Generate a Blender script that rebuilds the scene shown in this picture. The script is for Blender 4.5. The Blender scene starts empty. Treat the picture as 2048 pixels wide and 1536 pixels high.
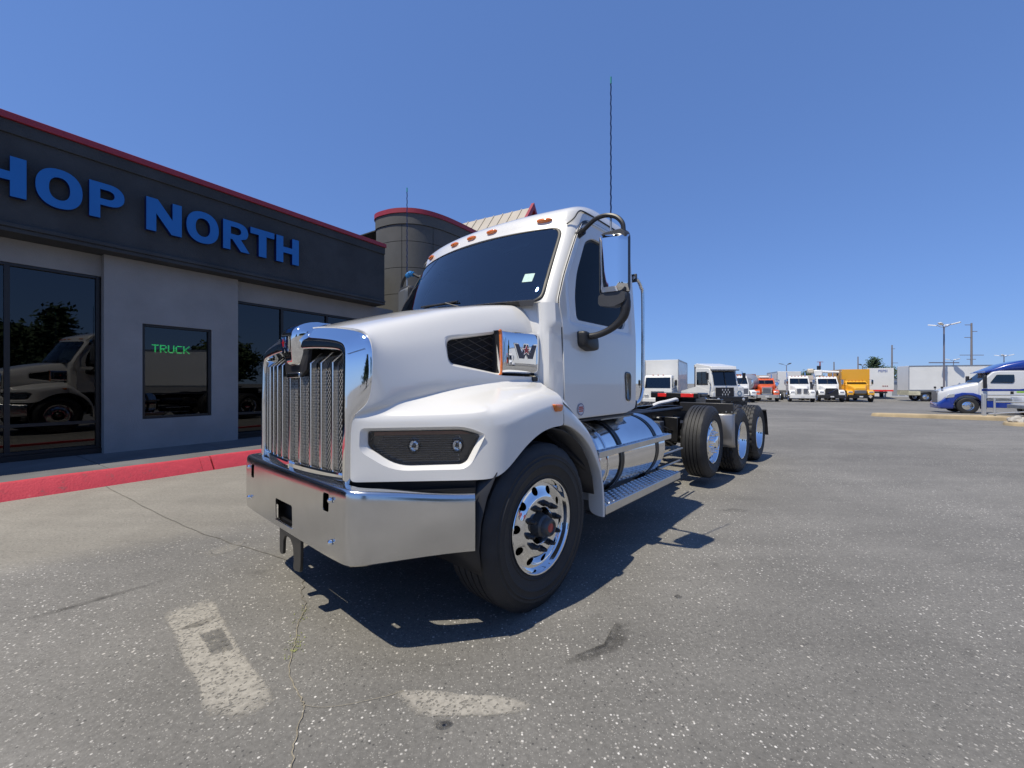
import bpy, bmesh, math, random
from mathutils import Vector, Matrix, noise
random.seed(7)
R = math.radians
scene = bpy.context.scene
# ------------------------------------------------------------------ camera, sky, sun, exposure
CAM_H, FPX, ALPHA, CX, CY = 1.436, 817.2, 0.72197, 2.0975, 2.7825
cam_data = bpy.data.cameras.new("camera")
cam = bpy.data.objects.new("camera", cam_data)
scene.collection.objects.link(cam)
cam.location = (0, 0, CAM_H)
cam.rotation_euler = (R(90), 0, 0)
cam_data.sensor_width = 36.0
cam_data.lens = 36.0 * FPX / 2048.0
cam_data.shift_y = -1.7 / 2048.0
cam_data.clip_start = 0.05
cam_data.clip_end = 3000
scene.camera = cam
TRUCK_ROT = math.atan2(-math.cos(ALPHA), -math.sin(ALPHA))
_rz = Matrix.Rotation(TRUCK_ROT, 3, 'Z')
TRUCK_LOC = -(_rz @ Vector((CX, CY, 0)))
SUN_DIR = (_rz @ Vector((0.485, -0.10, 1.0))).normalized()      # from the ground towards the sun
sun_elev = math.asin(SUN_DIR.z)
sun_az = math.atan2(SUN_DIR.x, SUN_DIR.y)
sun_data = bpy.data.lights.new("sun", 'SUN')
sun_data.energy = 5.0
sun_data.angle = R(0.5)
sun_data.color = (1.0, 0.925, 0.775)
sun = bpy.data.objects.new("sun", sun_data)
scene.collection.objects.link(sun)
sun.rotation_euler = SUN_DIR.to_track_quat('Z', 'Y').to_euler()
world = bpy.data.worlds.new("World")
scene.world = world
world.use_nodes = True
wn, wl = world.node_tree.nodes, world.node_tree.links
wn.clear()
w_out = wn.new("ShaderNodeOutputWorld")
w_bg = wn.new("ShaderNodeBackground")
w_sky = wn.new("ShaderNodeTexSky")
w_sky.sky_type = 'NISHITA'
w_sky.sun_disc = False
w_sky.sun_elevation = sun_elev
w_sky.sun_rotation = sun_az
w_sky.altitude = 50
w_sky.air_density = 1.0
w_sky.dust_density = 0.0
w_sky.ozone_density = 8.0
w_bg.inputs["Strength"].default_value = 0.10
w_gam = wn.new("ShaderNodeGamma"); w_gam.inputs[1].default_value = 0.5          # the camera's flatter rendering of a clear sky
w_tint = wn.new("ShaderNodeMix"); w_tint.data_type = 'RGBA'; w_tint.blend_type = 'MULTIPLY'; w_tint.inputs[0].default_value = 1.0
w_tint.inputs[7].default_value = (1.30, 1.85, 3.08, 1.0)
wl.new(w_sky.outputs[0], w_gam.inputs[0]); wl.new(w_gam.outputs[0], w_tint.inputs[6])
wl.new(w_tint.outputs[2], w_bg.inputs["Color"])
wl.new(w_bg.outputs[0], w_out.inputs["Surface"])
scene.view_settings.view_transform = 'Standard'
scene.view_settings.look = 'None'
scene.view_settings.exposure = 0.0
scene.view_settings.gamma = 1.0
scene.view_settings.use_curve_mapping = False
scene.render.engine = 'CYCLES'
scene.cycles.max_bounces = 8
scene.cycles.glossy_bounces = 5
scene.cycles.transmission_bounces = 5
scene.cycles.transparent_max_bounces = 10
scene.cycles.sample_clamp_indirect = 8.0
scene.cycles.use_denoising = True

# ------------------------------------------------------------------ materials
MATS = {}
def nt(m):
    return m.node_tree.nodes, m.node_tree.links
def mat(name, col, rough=0.5, metal=0.0, coat=0.0, spec=0.5, var=0.0, vscale=8.0, bump=0.0, bscale=60.0, emis=None, estr=0.0, rvar=0.0, coat_rough=0.03):
    if name in MATS: return MATS[name]
    m = bpy.data.materials.new(name); m.use_nodes = True
    n, l = nt(m); b = n["Principled BSDF"]
    c = tuple(col) + (1.0,)
    b.inputs["Base Color"].default_value = c
    b.inputs["Roughness"].default_value = rough
    b.inputs["Metallic"].default_value = metal
    b.inputs["Coat Weight"].default_value = coat
    b.inputs["Coat Roughness"].default_value = coat_rough
    b.inputs["Specular IOR Level"].default_value = spec
    if emis:
        b.inputs["Emission Color"].default_value = tuple(emis) + (1.0,)
        b.inputs["Emission Strength"].default_value = estr
    if var or bump or rvar:
        tc = n.new("ShaderNodeTexCoord")
    if var:
        nz = n.new("ShaderNodeTexNoise"); nz.inputs["Scale"].default_value = vscale; nz.inputs["Detail"].default_value = 6
        nz.inputs["Roughness"].default_value = 0.62
        l.new(tc.outputs["Object"], nz.inputs["Vector"])
        mr = n.new("ShaderNodeMapRange"); mr.inputs[1].default_value = 0.3; mr.inputs[2].default_value = 0.7
        mr.inputs[3].default_value = 1.0 - var; mr.inputs[4].default_value = 1.0 + var
        l.new(nz.outputs["Fac"], mr.inputs[0])
        mx = n.new("ShaderNodeMix"); mx.data_type = 'RGBA'; mx.blend_type = 'MULTIPLY'; mx.inputs[0].default_value = 1.0
        mx.inputs[6].default_value = c
        l.new(mr.outputs[0], mx.inputs[7]); l.new(mx.outputs[2], b.inputs["Base Color"])
    if rvar:
        n2 = n.new("ShaderNodeTexNoise"); n2.inputs["Scale"].default_value = vscale * 0.8; n2.inputs["Detail"].default_value = 5
        l.new(tc.outputs["Object"], n2.inputs["Vector"])
        m2 = n.new("ShaderNodeMapRange"); m2.inputs[1].default_value = 0.3; m2.inputs[2].default_value = 0.7
        m2.inputs[3].default_value = max(0.0, rough - rvar); m2.inputs[4].default_value = rough + rvar
        l.new(n2.outputs["Fac"], m2.inputs[0]); l.new(m2.outputs[0], b.inputs["Roughness"])
    if bump:
        n3 = n.new("ShaderNodeTexNoise"); n3.inputs["Scale"].default_value = bscale; n3.inputs["Detail"].default_value = 5
        l.new(tc.outputs["Object"], n3.inputs["Vector"])
        bp = n.new("ShaderNodeBump"); bp.inputs["Strength"].default_value = bump; bp.inputs["Distance"].default_value = 0.01
        l.new(n3.outputs["Fac"], bp.inputs["Height"]); l.new(bp.outputs[0], b.inputs["Normal"])
    MATS[name] = m
    return m
def glass_mat(name, tint, refl=1.0, ior=1.45, tf=1.0):
    """thin pane: tinted see-through mixed with a mirror by Fresnel"""
    if name in MATS: return MATS[name]
    m = bpy.data.materials.new(name); m.use_nodes = True
    n, l = nt(m); n.clear()
    out = n.new("ShaderNodeOutputMaterial"); mix = n.new("ShaderNodeMixShader")
    tr = n.new("ShaderNodeBsdfTransparent"); tr.inputs[0].default_value = tuple(tint) + (1,)
    gl = n.new("ShaderNodeBsdfGlossy"); gl.inputs["Roughness"].default_value = 0.0
    gl.inputs[0].default_value = (refl, refl, refl, 1)
    fr = n.new("ShaderNodeFresnel"); fr.inputs[0].default_value = ior
    l.new(fr.outputs[0], mix.inputs[0]); l.new(tr.outputs[0], mix.inputs[1]); l.new(gl.outputs[0], mix.inputs[2])
    l.new(mix.outputs[0], out.inputs[0])
    MATS[name] = m
    return m
WHITE = mat("white_paint", (0.71, 0.695, 0.655), 0.30, coat=1.0, coat_rough=0.02)
CHROME = mat("chrome", (0.86, 0.87, 0.88), 0.035, 1.0)
POLISH = mat("polished_aluminium", (0.80, 0.80, 0.80), 0.09, 1.0, var=0.06, vscale=3, rvar=0.03)
BUMPER = mat("brushed_bumper", (0.66, 0.66, 0.655), 0.20, 1.0, var=0.10, vscale=2.2, rvar=0.06)
TREADPLATE = mat("tread_plate", (0.62, 0.63, 0.64), 0.28, 1.0, var=0.08, vscale=9)
STEEL = mat("galvanised_steel", (0.42, 0.43, 0.43), 0.42, 0.8, var=0.15, vscale=5)
BLACK = mat("black_plastic", (0.018, 0.018, 0.02), 0.45, var=0.15, vscale=6)
TRIM = mat("grey_plastic_trim", (0.045, 0.046, 0.05), 0.5, var=0.1, vscale=6)
VOID = mat("dark_recess", (0.006, 0.006, 0.007), 0.8)
FRAME = mat("frame_black_paint", (0.012, 0.012, 0.013), 0.35, coat=0.2)
RUBBER = mat("tyre_rubber", (0.019, 0.019, 0.020), 0.62, var=0.25, vscale=7, bump=0.25, bscale=160)
RUBBERD = mat("gasket_rubber", (0.012, 0.012, 0.012), 0.5)
AMBER = mat("amber_lens", (0.72, 0.17, 0.015), 0.12, coat=1.0, var=0.15, vscale=60)
REDLENS = mat("red_lens", (0.62, 0.02, 0.02), 0.12, coat=1.0, emis=(1, 0.05, 0.03), estr=0.15)  # faint emission stands in for sun glare on the red plastic
WSGLASS = glass_mat("windscreen_glass", (0.74, 0.82, 0.80), 1.0, 2.25)
DOORGLASS = glass_mat("door_glass", (0.08, 0.11, 0.13), 0.6, 1.42)
LAMPGLASS = glass_mat("lamp_lens", (0.90, 0.91, 0.92), 1.0, 1.55)
SEAT = mat("grey_seat_cloth", (0.17, 0.175, 0.18), 0.9)
DASH = mat("dash_plastic", (0.24, 0.25, 0.245), 0.7)
LUGBLACK = mat("lug_cover_black", (0.014, 0.014, 0.016), 0.35)

# ------------------------------------------------------------------ mesh helpers
COL = scene.collection
class MB:
    def __init__(s): s.v = []; s.f = []; s.m = []
    def add(s, vs, fs, mi=0):
        o = len(s.v); s.v += [tuple(p) for p in vs]
        s.f += [tuple(i + o for i in f) for f in fs]; s.m += [mi] * len(fs); return s
    def box(s, x0, x1, y0, y1, z0, z1, mi=0):
        if x0 > x1: x0, x1 = x1, x0
        if y0 > y1: y0, y1 = y1, y0
        if z0 > z1: z0, z1 = z1, z0
        return s.add([(x0,y0,z0),(x1,y0,z0),(x1,y1,z0),(x0,y1,z0),(x0,y0,z1),(x1,y0,z1),(x1,y1,z1),(x0,y1,z1)],
              [(0,3,2,1),(4,5,6,7),(0,1,5,4),(1,2,6,5),(2,3,7,6),(3,0,4,7)], mi)
    def tube(s, path, r, n=8, closed=False, caps=True, mi=0):
        P = [Vector(p) for p in path]; rs = r if isinstance(r, (list, tuple)) else [r] * len(P)
        rings = []; up = None
        for i, p in enumerate(P):
            a = P[i-1] if (i > 0 or closed) else p; b = P[(i+1) % len(P)] if (i < len(P)-1 or closed) else p
            t = (b - a).normalized()
            if up is None: up = Vector((0,0,1)) if abs(t.z) < 0.9 else Vector((1,0,0))
            sd = t.cross(up).normalized(); up = sd.cross(t).normalized()
            rings.append([p + (sd*math.cos(2*math.pi*k/n) + up*math.sin(2*math.pi*k/n)) * rs[i] for k in range(n)])
        vs = [q for g in rings for q in g]; fs = []
        m = len(rings)
        for i in range(m if closed else m-1):
            j = (i+1) % m
            for k in range(n):
                k2 = (k+1) % n; fs.append((i*n+k, i*n+k2, j*n+k2, j*n+k))
        if caps and not closed:
            fs.append(tuple(range(n))[::-1]); fs.append(tuple(range((m-1)*n, m*n)))
        return s.add(vs, fs, mi)
    def lathe(s, prof, n=32, axis='y', c=(0,0,0), mi=0, close=False, a0=0.0, a1=2*math.pi):
        full = abs(a1 - a0 - 2*math.pi) < 1e-6; nn = n if full else n + 1
        vs = []
        for k in range(nn):
            a = a0 + (a1-a0)*k/n; ca, sa = math.cos(a), math.sin(a)
            for r, h in prof:
                if axis == 'y': q = (r*ca, h, r*sa)
                elif axis == 'z': q = (r*ca, r*sa, h)
                else: q = (h, r*ca, r*sa)
                vs.append((q[0]+c[0], q[1]+c[1], q[2]+c[2]))
        L = len(prof); fs = []
        for k in range(n):
            k2 = (k+1) % nn
            for i in range(L-1 if not close else L):
                i2 = (i+1) % L; fs.append((k*L+i, k*L+i2, k2*L+i2, k2*L+i))
        return s.add(vs, fs, mi)
    def prism(s, poly, h0, h1, axis='z', mi=0):
        """poly of 2D points extruded between h0 and h1 along axis"""
        def q(p, h):
            return (p[0], p[1], h) if axis == 'z' else ((p[0], h, p[1]) if axis == 'y' else (h, p[0], p[1]))
        n = len(poly)
        vs = [q(p, h0) for p in poly] + [q(p, h1) for p in poly]
        fs = [tuple(range(n)), tuple(range(n, 2*n))[::-1]] + [(i, i+n, (i+1) % n + n, (i+1) % n) for i in range(n)]
        return s.add(vs, fs, mi)
    def grid(s, rows, closed_u=False, mi=0, flip=False):
        n = len(rows[0]); vs = [p for r in rows for p in r]; fs = []
        for i in range(len(rows)-1):
            for j in range(n if closed_u else n-1):
                j2 = (j+1) % n; f = (i*n+j, i*n+j2, (i+1)*n+j2, (i+1)*n+j)
                fs.append(f[::-1] if flip else f)
        return s.add(vs, fs, mi)
    def mirror_y(s):
        n = len(s.v); s.v += [(x, -y, z) for x, y, z in s.v]
        s.m += list(s.m); s.f += [tuple(i+n for i in f[::-1]) for f in s.f]; return s
    def mesh(s, name, mats, smooth=False, merge=0.0, recalc=True, sharp=None):
        me = bpy.data.meshes.new(name)
        me.from_pydata(s.v, [], s.f)
        for m_ in (mats if isinstance(mats, (list, tuple)) else [mats]): me.materials.append(m_)
        if any(s.m): me.polygons.foreach_set("material_index", s.m)
        if merge or recalc:
            bm = bmesh.new(); bm.from_mesh(me)
            if merge: bmesh.ops.remove_doubles(bm, verts=bm.verts, dist=merge)
            if recalc: bmesh.ops.recalc_face_normals(bm, faces=bm.faces)
            bm.to_mesh(me); bm.free()
        if smooth:
            me.polygons.foreach_set("use_smooth", [True]*len(me.polygons))
            if sharp:
                me.set_sharp_from_angle(angle=R(sharp))
        me.update()
        return me
    def build(s, name, mats, parent=None, smooth=False, merge=0.0, bevel=0.0, bseg=2, subsurf=0, recalc=True, sharp=40, solid=0.0):
        me = s.mesh(name, mats, smooth, merge, recalc, sharp if smooth and not subsurf else None)
        o = bpy.data.objects.new(name, me); COL.objects.link(o); o.parent = parent
        if subsurf:
            md = o.modifiers.new("sub", 'SUBSURF'); md.levels = md.render_levels = subsurf
        if solid:
            md = o.modifiers.new("solid", 'SOLIDIFY'); md.thickness = solid; md.offset = 0
        if bevel:
            md = o.modifiers.new("bev", 'BEVEL'); md.width = bevel; md.segments = bseg; md.limit_method = 'ANGLE'; md.angle_limit = R(35)
            md.harden_normals = False
            me.polygons.foreach_set("use_smooth", [True]*len(me.polygons)); me.set_sharp_from_angle(angle=R(50))
        return o
def empty(name, loc=(0,0,0), rz=0.0, parent=None):
    o = bpy.data.objects.new(name, None); COL.objects.link(o); o.location = loc; o.rotation_euler = (0,0,rz); o.parent = parent
    o.empty_display_size = 0.2
    return o
def tag(o, label=None, cat=None, group=None, kind=None):
    if label: o["label"] = label
    if cat: o["category"] = cat
    if group: o["group"] = group
    if kind: o["kind"] = kind
    return o
def obj(name, me, parent=None, loc=(0,0,0), rot=(0,0,0)):
    o = bpy.data.objects.new(name, me); COL.objects.link(o); o.parent = parent; o.location = loc; o.rotation_euler = rot
    return o
def bake(o):
    """apply all modifiers of o into its mesh"""
    bpy.context.view_layer.update()
    dg = bpy.context.evaluated_depsgraph_get()
    me = bpy.data.meshes.new_from_object(o.evaluated_get(dg), preserve_all_data_layers=True, depsgraph=dg)
    old = o.data; o.modifiers.clear(); o.data = me; me.name = old.name
    return o
def cut(o, cutters, solver='EXACT', op='DIFFERENCE'):
    for c in cutters:
        if o.parent: c.parent = T
        md = o.modifiers.new("cut", 'BOOLEAN'); md.object = c; md.operation = op; md.solver = solver
    bake(o)
    for c in cutters:
        me = c.data; bpy.data.objects.remove(c); bpy.data.meshes.remove(me)
    return o
def copy_tree(o, parent=None):
    c = o.copy(); COL.objects.link(c); c.parent = parent
    for ch in [k for k in bpy.data.objects if k.parent == o]: copy_tree(ch, c)
    return c
def rrect(x0, x1, z0, z1, r, n=5):
    pts = []
    for cx_, cz_, a0 in ((x1-r, z1-r, 0), (x0+r, z1-r, 90), (x0+r, z0+r, 180), (x1-r, z0+r, 270)):
        for k in range(n+1):
            a = R(a0 + 90*k/n); pts.append((cx_ + r*math.cos(a), cz_ + r*math.sin(a)))
    return pts
def roundpoly(poly, r, n=4):
    """polygon with rounded corners (2D); r may be a list"""
    out = []; N = len(poly)
    for i in range(N):
        p = Vector(poly[i]); a = Vector(poly[i-1]) - p; b = Vector(poly[(i+1) % N]) - p
        rr = r[i] if isinstance(r, (list, tuple)) else r
        d = min(rr, a.length*0.45, b.length*0.45)
        pa = p + a.normalized()*d; pb = p + b.normalized()*d
        for k in range(n+1):
            t = k/n; q = pa*(1-t)**2 + p*2*t*(1-t) + pb*t**2
            out.append((q.x, q.y))
    return out
def smooth_path(P, sub=6, closed=False):
    """Catmull-Rom through P"""
    P = [Vector(p) for p in P]; out = []; n = len(P)
    for i in range(n if closed else n-1):
        p1 = P[i]; p2 = P[(i+1) % n]
        p0 = P[i-1] if (i > 0 or closed) else p1 + (p1-p2); p3 = P[(i+2) % n] if (i+2 < n or closed) else p2 + (p2-p1)
        for k in range(sub):
            t = k/sub
            out.append(0.5*((2*p1) + (p2-p0)*t + (2*p0-5*p1+4*p2-p3)*t*t + (3*p1-p0-3*p2+p3)*t**3))
    if not closed: out.append(P[-1])
    return out
def lerp(a, b, t): return a + (b-a)*t
def interp(xs, ys, x):
    if (xs[0] < xs[-1] and x <= xs[0]) or (xs[0] > xs[-1] and x >= xs[0]): return ys[0]
    for i in range(len(xs)-1):
        a, b = xs[i], xs[i+1]
        if min(a, b) <= x <= max(a, b): return lerp(ys[i], ys[i+1], (x-a)/(b-a))
    return ys[-1]
def sstep(a, b, x):
    t = min(1.0, max(0.0, (x-a)/(b-a))); return t*t*(3-2*t)
def text_mesh(body, size, depth, name="lettering", bold=False, spacing=1.0, mat_=None, offset=0.0, bevel=0.0):
    cu = bpy.data.curves.new(name, 'FONT'); cu.body = body; cu.size = size; cu.extrude = depth; cu.space_character = spacing
    cu.offset = offset; cu.bevel_depth = bevel; cu.resolution_u = 6
    o = bpy.data.objects.new(name, cu); COL.objects.link(o)
    bpy.context.view_layer.update()
    dg = bpy.context.evaluated_depsgraph_get()
    me = bpy.data.meshes.new_from_object(o.evaluated_get(dg))
    bpy.data.objects.remove(o); bpy.data.curves.remove(cu)
    me.materials.clear()
    if mat_: me.materials.append(mat_)
    me.name = name
    return me
# ------------------------------------------------------------------ ground
def gz(x, y):
    return -0.62 * sstep(16.0, 48.0, math.hypot(x, y)) * sstep(3.0, 9.0, x) * sstep(-2.0, 6.0, y)
def asphalt_mat():
    m = bpy.data.materials.new("asphalt"); m.use_nodes = True
    n, l = nt(m); b = n["Principled BSDF"]
    geo = n.new("ShaderNodeNewGeometry")
    def noise_(scale, detail=6, rough=0.6, src=None):
        t = n.new("ShaderNodeTexNoise"); t.inputs["Scale"].default_value = scale; t.inputs["Detail"].default_value = detail
        t.inputs["Roughness"].default_value = rough; l.new(src or geo.outputs["Position"], t.inputs["Vector"]); return t.outputs["Fac"]
    def mr(src, a, c, d, e):
        t = n.new("ShaderNodeMapRange"); t.inputs[1].default_value = a; t.inputs[2].default_value = c
        t.inputs[3].default_value = d; t.inputs[4].default_value = e; l.new(src, t.inputs[0]); return t.outputs[0]
    def math_(op, a, c):
        t = n.new("ShaderNodeMath"); t.operation = op
        for i, q in enumerate((a, c)):
            if isinstance(q, (int, float)): t.inputs[i].default_value = q
            else: l.new(q, t.inputs[i])
        return t.outputs[0]
    def mix(fac, a, c, mode='MIX'):
        t = n.new("ShaderNodeMix"); t.data_type = 'RGBA'; t.blend_type = mode
        for i, q in ((0, fac), (6, a), (7, c)):
            if isinstance(q, (int, float)): t.inputs[i].default_value = q
            elif isinstance(q, tuple): t.inputs[i].default_value = q + (1,)
            else: l.new(q, t.inputs[i])
        return t.outputs[2]
    # older, paler, browner pavement on the building side of the long seam
    sep = n.new("ShaderNodeSeparateXYZ"); l.new(geo.outputs["Position"], sep.inputs[0])
    side = math_('ADD', math_('MULTIPLY', sep.outputs[0], -0.50), math_('ADD', math_('MULTIPLY', sep.outputs[1], 0.68), -4.05))
    side = math_('ADD', side, math_('MULTIPLY', math_('SUBTRACT', noise_(1.3, 4), 0.5), 0.35))
    left = mr(sep.outputs[0], -1.0, -3.2, 0.0, 1.0)
    pale = math_('MULTIPLY', mr(side, -0.12, 0.25, 0.0, 1.0), left)
    base = mix(pale, (0.172, 0.165, 0.150), (0.235, 0.220, 0.188))
    big = mr(noise_(0.16, 5, 0.55), 0.3, 0.7, 0.80, 1.18)
    mid = mr(noise_(1.1, 8, 0.65), 0.3, 0.7, 0.86, 1.12)
    fine = mr(noise_(42, 6, 0.75), 0.28, 0.72, 0.70, 1.30)
    mp = n.new("ShaderNodeMapping"); mp.inputs["Rotation"].default_value = (0, 0, 0.75); mp.inputs["Scale"].default_value = (0.22, 2.4, 1.0)
    l.new(geo.outputs["Position"], mp.inputs["Vector"])
    streak = mr(noise_(1.0, 6, 0.6, mp.outputs[0]), 0.32, 0.68, 0.88, 1.10)
    blot = mr(noise_(2.6, 7, 0.7), 0.40, 0.30, 1.0, 0.80)
    mul = math_('MULTIPLY', math_('MULTIPLY', math_('MULTIPLY', big, mid), fine), math_('MULTIPLY', streak, blot))
    comb = n.new("ShaderNodeCombineColor")
    for i in range(3): l.new(mul, comb.inputs[i])
    base = mix(1.0, base, comb.outputs[0], 'MULTIPLY')
    # worn aggregate: pale stones showing through
    def stones(scale, thr, rad):
        vo = n.new("ShaderNodeTexVoronoi"); vo.inputs["Scale"].default_value = scale; vo.feature = 'F1'
        l.new(geo.outputs["Position"], vo.inputs["Vector"])
        sc = n.new("ShaderNodeSeparateColor"); l.new(vo.outputs["Color"], sc.inputs[0])
        pick = mr(sc.outputs[0], thr, thr + 0.02, 0.0, 1.0)
        near = mr(vo.outputs["Distance"], rad, rad*0.55, 0.0, 1.0)
        return math_('MULTIPLY', pick, near), sc.outputs[1]
    patchy = mr(noise_(0.7, 3), 0.35, 0.62, 0.25, 1.0)
    s1, c1 = stones(70, 0.88, 0.46); s2, c2 = stones(150, 0.84, 0.45); s3, c3 = stones(36, 0.955, 0.30)
    tone = mix(c1, (0.32, 0.30, 0.26), (0.85, 0.82, 0.76))
    near_ok = math_('SUBTRACT', 1.0, math_('MULTIPLY', pale, 0.75))
    base = mix(math_('MULTIPLY', math_('MULTIPLY', s1, patchy), near_ok), base, tone)
    base = mix(math_('MULTIPLY', math_('MULTIPLY', s2, 0.7), near_ok), base, (0.40, 0.385, 0.35))
    base = mix(math_('MULTIPLY', s3, near_ok), base, (0.50, 0.47, 0.42))
    d1, _ = stones(60, 0.90, 0.4)
    base = mix(math_('MULTIPLY', d1, 0.6), base, (0.035, 0.035, 0.036))
    l.new(base, b.inputs["Base Color"])
    b.inputs["Roughness"].default_value = 0.78
    b.inputs["Specular IOR Level"].default_value = 0.35
    bp = n.new("ShaderNodeBump"); bp.inputs["Strength"].default_value = 0.55; bp.inputs["Distance"].default_value = 0.004
    h = math_('ADD', math_('MULTIPLY', noise_(120, 4, 0.7), 1.0), math_('MULTIPLY', s1, 0.5))
    l.new(h, bp.inputs["Height"]); l.new(bp.outputs[0], b.inputs["Normal"])
    return m
gx = [-900, -300, -120, -60, -30, -15, -8, -4, 0, 3, 6, 8] + [10 + 1.0*i for i in range(26)] + [40, 48, 60, 90, 160, 400, 900]
gy = [-900, -300, -100, -40, -15, -5, 0, 2, 4, 6, 8, 9] + [10 + 1.0*i for i in range(26)] + [40, 48, 60, 90, 160, 400, 1500]
g = MB(); g.grid([[(x, y, gz(x, y)) for x in gx] for y in gy])
ground = g.build("ground", asphalt_mat(), smooth=True, sharp=None)
tag(ground, kind="structure")

def alpha_mat(name, col, amount=0.8, scale=9.0, lo=0.35, hi=0.6, rough=0.85, speck=0.0):
    """worn print on the pavement: colour broken up by noise"""
    if name in MATS: return MATS[name]
    m = bpy.data.materials.new(name); m.use_nodes = True
    n, l = nt(m); b = n["Principled BSDF"]; out = n["Material Output"]
    geo = n.new("ShaderNodeNewGeometry")
    t = n.new("ShaderNodeTexNoise"); t.inputs["Scale"].default_value = scale; t.inputs["Detail"].default_value = 8; t.inputs["Roughness"].default_value = 0.7
    l.new(geo.outputs["Position"], t.inputs["Vector"])
    at = n.new("ShaderNodeAttribute"); at.attribute_name = "edge"
    ad = n.new("ShaderNodeMath"); ad.operation = 'ADD'
    l.new(t.outputs["Fac"], ad.inputs[0]); l.new(at.outputs["Fac"], ad.inputs[1])
    mr = n.new("ShaderNodeMapRange"); mr.inputs[1].default_value = lo + 0.5; mr.inputs[2].default_value = hi + 0.5; mr.inputs[3].default_value = 0; mr.inputs[4].default_value = amount
    l.new(ad.outputs[0], mr.inputs[0])
    fac = mr.outputs[0]
    b.inputs["Base Color"].default_value = col + (1,); b.inputs["Roughness"].default_value = rough; b.inputs["Specular IOR Level"].default_value = 0.05
    if speck:
        vo = n.new("ShaderNodeTexVoronoi"); vo.inputs["Scale"].default_value = 95; l.new(geo.outputs["Position"], vo.inputs["Vector"])
        sc = n.new("ShaderNodeSeparateColor"); l.new(vo.outputs["Color"], sc.inputs[0])
        m2 = n.new("ShaderNodeMapRange"); m2.inputs[1].default_value = 0.80; m2.inputs[2].default_value = 0.84; m2.inputs[3].default_value = 0.0; m2.inputs[4].default_value = speck; l.new(sc.outputs[0], m2.inputs[0])
        m3 = n.new("ShaderNodeMath"); m3.operation = 'SUBTRACT'; m3.use_clamp = True; l.new(fac, m3.inputs[0]); l.new(m2.outputs[0], m3.inputs[1]); fac = m3.outputs[0]
    tr = n.new("ShaderNodeBsdfTransparent"); mx = n.new("ShaderNodeMixShader")
    l.new(fac, mx.inputs[0]); l.new(tr.outputs[0], mx.inputs[1]); l.new(b.outputs[0], mx.inputs[2]); l.new(mx.outputs[0], out.inputs[0])
    MATS[name] = m; return m
def patch(name, poly, material, z=0.004, soft=0.10, wob=0.01):
    """flat worn mark: dense outline, 'edge' attribute 1 inside falling to 0 at the rim"""
    P = [Vector((p[0], p[1], 0)) for p in poly]
    P = smooth_path(P, 5, closed=True) if len(poly) > 4 else [P[i].lerp(P[(i+1) % len(P)], k/6) for i in range(len(P)) for k in range(6)]
    c = sum(P, Vector()) / len(P)
    rings = []; N = len(P)
    size = max((p-c).length for p in P)
    for f in (1.0, 1.0 - soft/size*0.5, 1.0 - soft/size, 0.45, 0.02):
        rings.append([c + (p-c)*f for p in P])
    me = MB().grid([[(q.x, q.y, z + gz(q.x, q.y)) for q in r] for r in rings], closed_u=True)
    o = me.build(name, material, ground)
    at = o.data.attributes.new("edge", 'FLOAT', 'POINT')
    vals = []
    for k in (0.0, 0.28, 0.5, 0.55, 0.55): vals += [k]*N
    at.data.foreach_set("value", vals)
    return o
PALE = alpha_mat("faded_paint", (0.40, 0.375, 0.325), 0.85, 22, 0.12, 0.62, speck=0.45)
PALE2 = alpha_mat("faded_paint_thin", (0.36, 0.34, 0.30), 0.5, 6, 0.3, 0.62)
DARK = alpha_mat("oil_stain", (0.05, 0.048, 0.045), 0.62, 16, 0.30, 0.85, 0.7)
FAINT = alpha_mat("faint_stain", (0.06, 0.058, 0.055), 0.30, 9, 0.35, 0.95, 0.7)
DARK2 = alpha_mat("tar_patch", (0.13, 0.128, 0.122), 0.75, 30, 0.15, 0.7, speck=0.6)
patch("paint_patch", [(-2.19,2.56),(-2.10,2.68),(-2.00,2.73),(-1.78,2.52),(-1.45,2.20),(-1.11,1.90),(-1.05,1.80),(-1.14,1.72),(-1.33,1.76),(-1.46,1.90),(-1.68,2.08),(-1.94,2.33)], PALE, 0.004, 0.12)
patch("paint_patch", [(-0.57,1.905),(-0.36,1.91),(-0.20,1.885),(-0.03,1.875),(0.11,1.82),(0.06,1.775),(-0.12,1.75),(-0.40,1.755),(-0.49,1.82)], PALE, 0.004, 0.08)
patch("paint_patch", [(-2.70,3.42),(-2.55,3.70),(-2.37,3.88),(-2.30,3.60),(-2.34,3.42),(-2.50,3.25)], PALE2, 0.004, 0.2)
patch("stain", [(-1.95,2.365),(-1.90,2.45),(-1.81,2.53),(-1.79,2.49),(-1.83,2.40),(-1.90,2.36)], DARK, 0.008, 0.03)
patch("tar_patch", [(-1.79,2.33),(-1.71,2.41),(-1.49,2.20),(-1.57,2.13)], DARK2, 0.008, 0.03)
patch("stain", [(-3.00,2.43),(-2.86,2.60),(-2.74,2.74),(-2.50,3.00),(-2.52,2.96),(-2.72,2.70),(-2.86,2.54)], DARK, 0.008, 0.05)
patch("stain", [(0.70,2.55),(0.74,2.40),(0.62,2.20),(0.42,2.08),(0.20,2.02),(0.24,2.10),(0.44,2.17),(0.57,2.28),(0.62,2.45)], DARK, 0.004, 0.16)
patch("stain", [(-0.34,1.745),(-0.26,1.76),(-0.20,1.72),(-0.28,1.66),(-0.36,1.68)], DARK, 0.008, 0.10)
patch("stain", [(-2.1,3.05),(-1.95,3.20),(-1.78,3.14),(-1.85,3.02)], FAINT, 0.006, 0.10)
patch("stain", [(2.1,4.6),(2.5,4.75),(2.9,4.6),(2.6,4.45)], FAINT, 0.006, 0.3)
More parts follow.
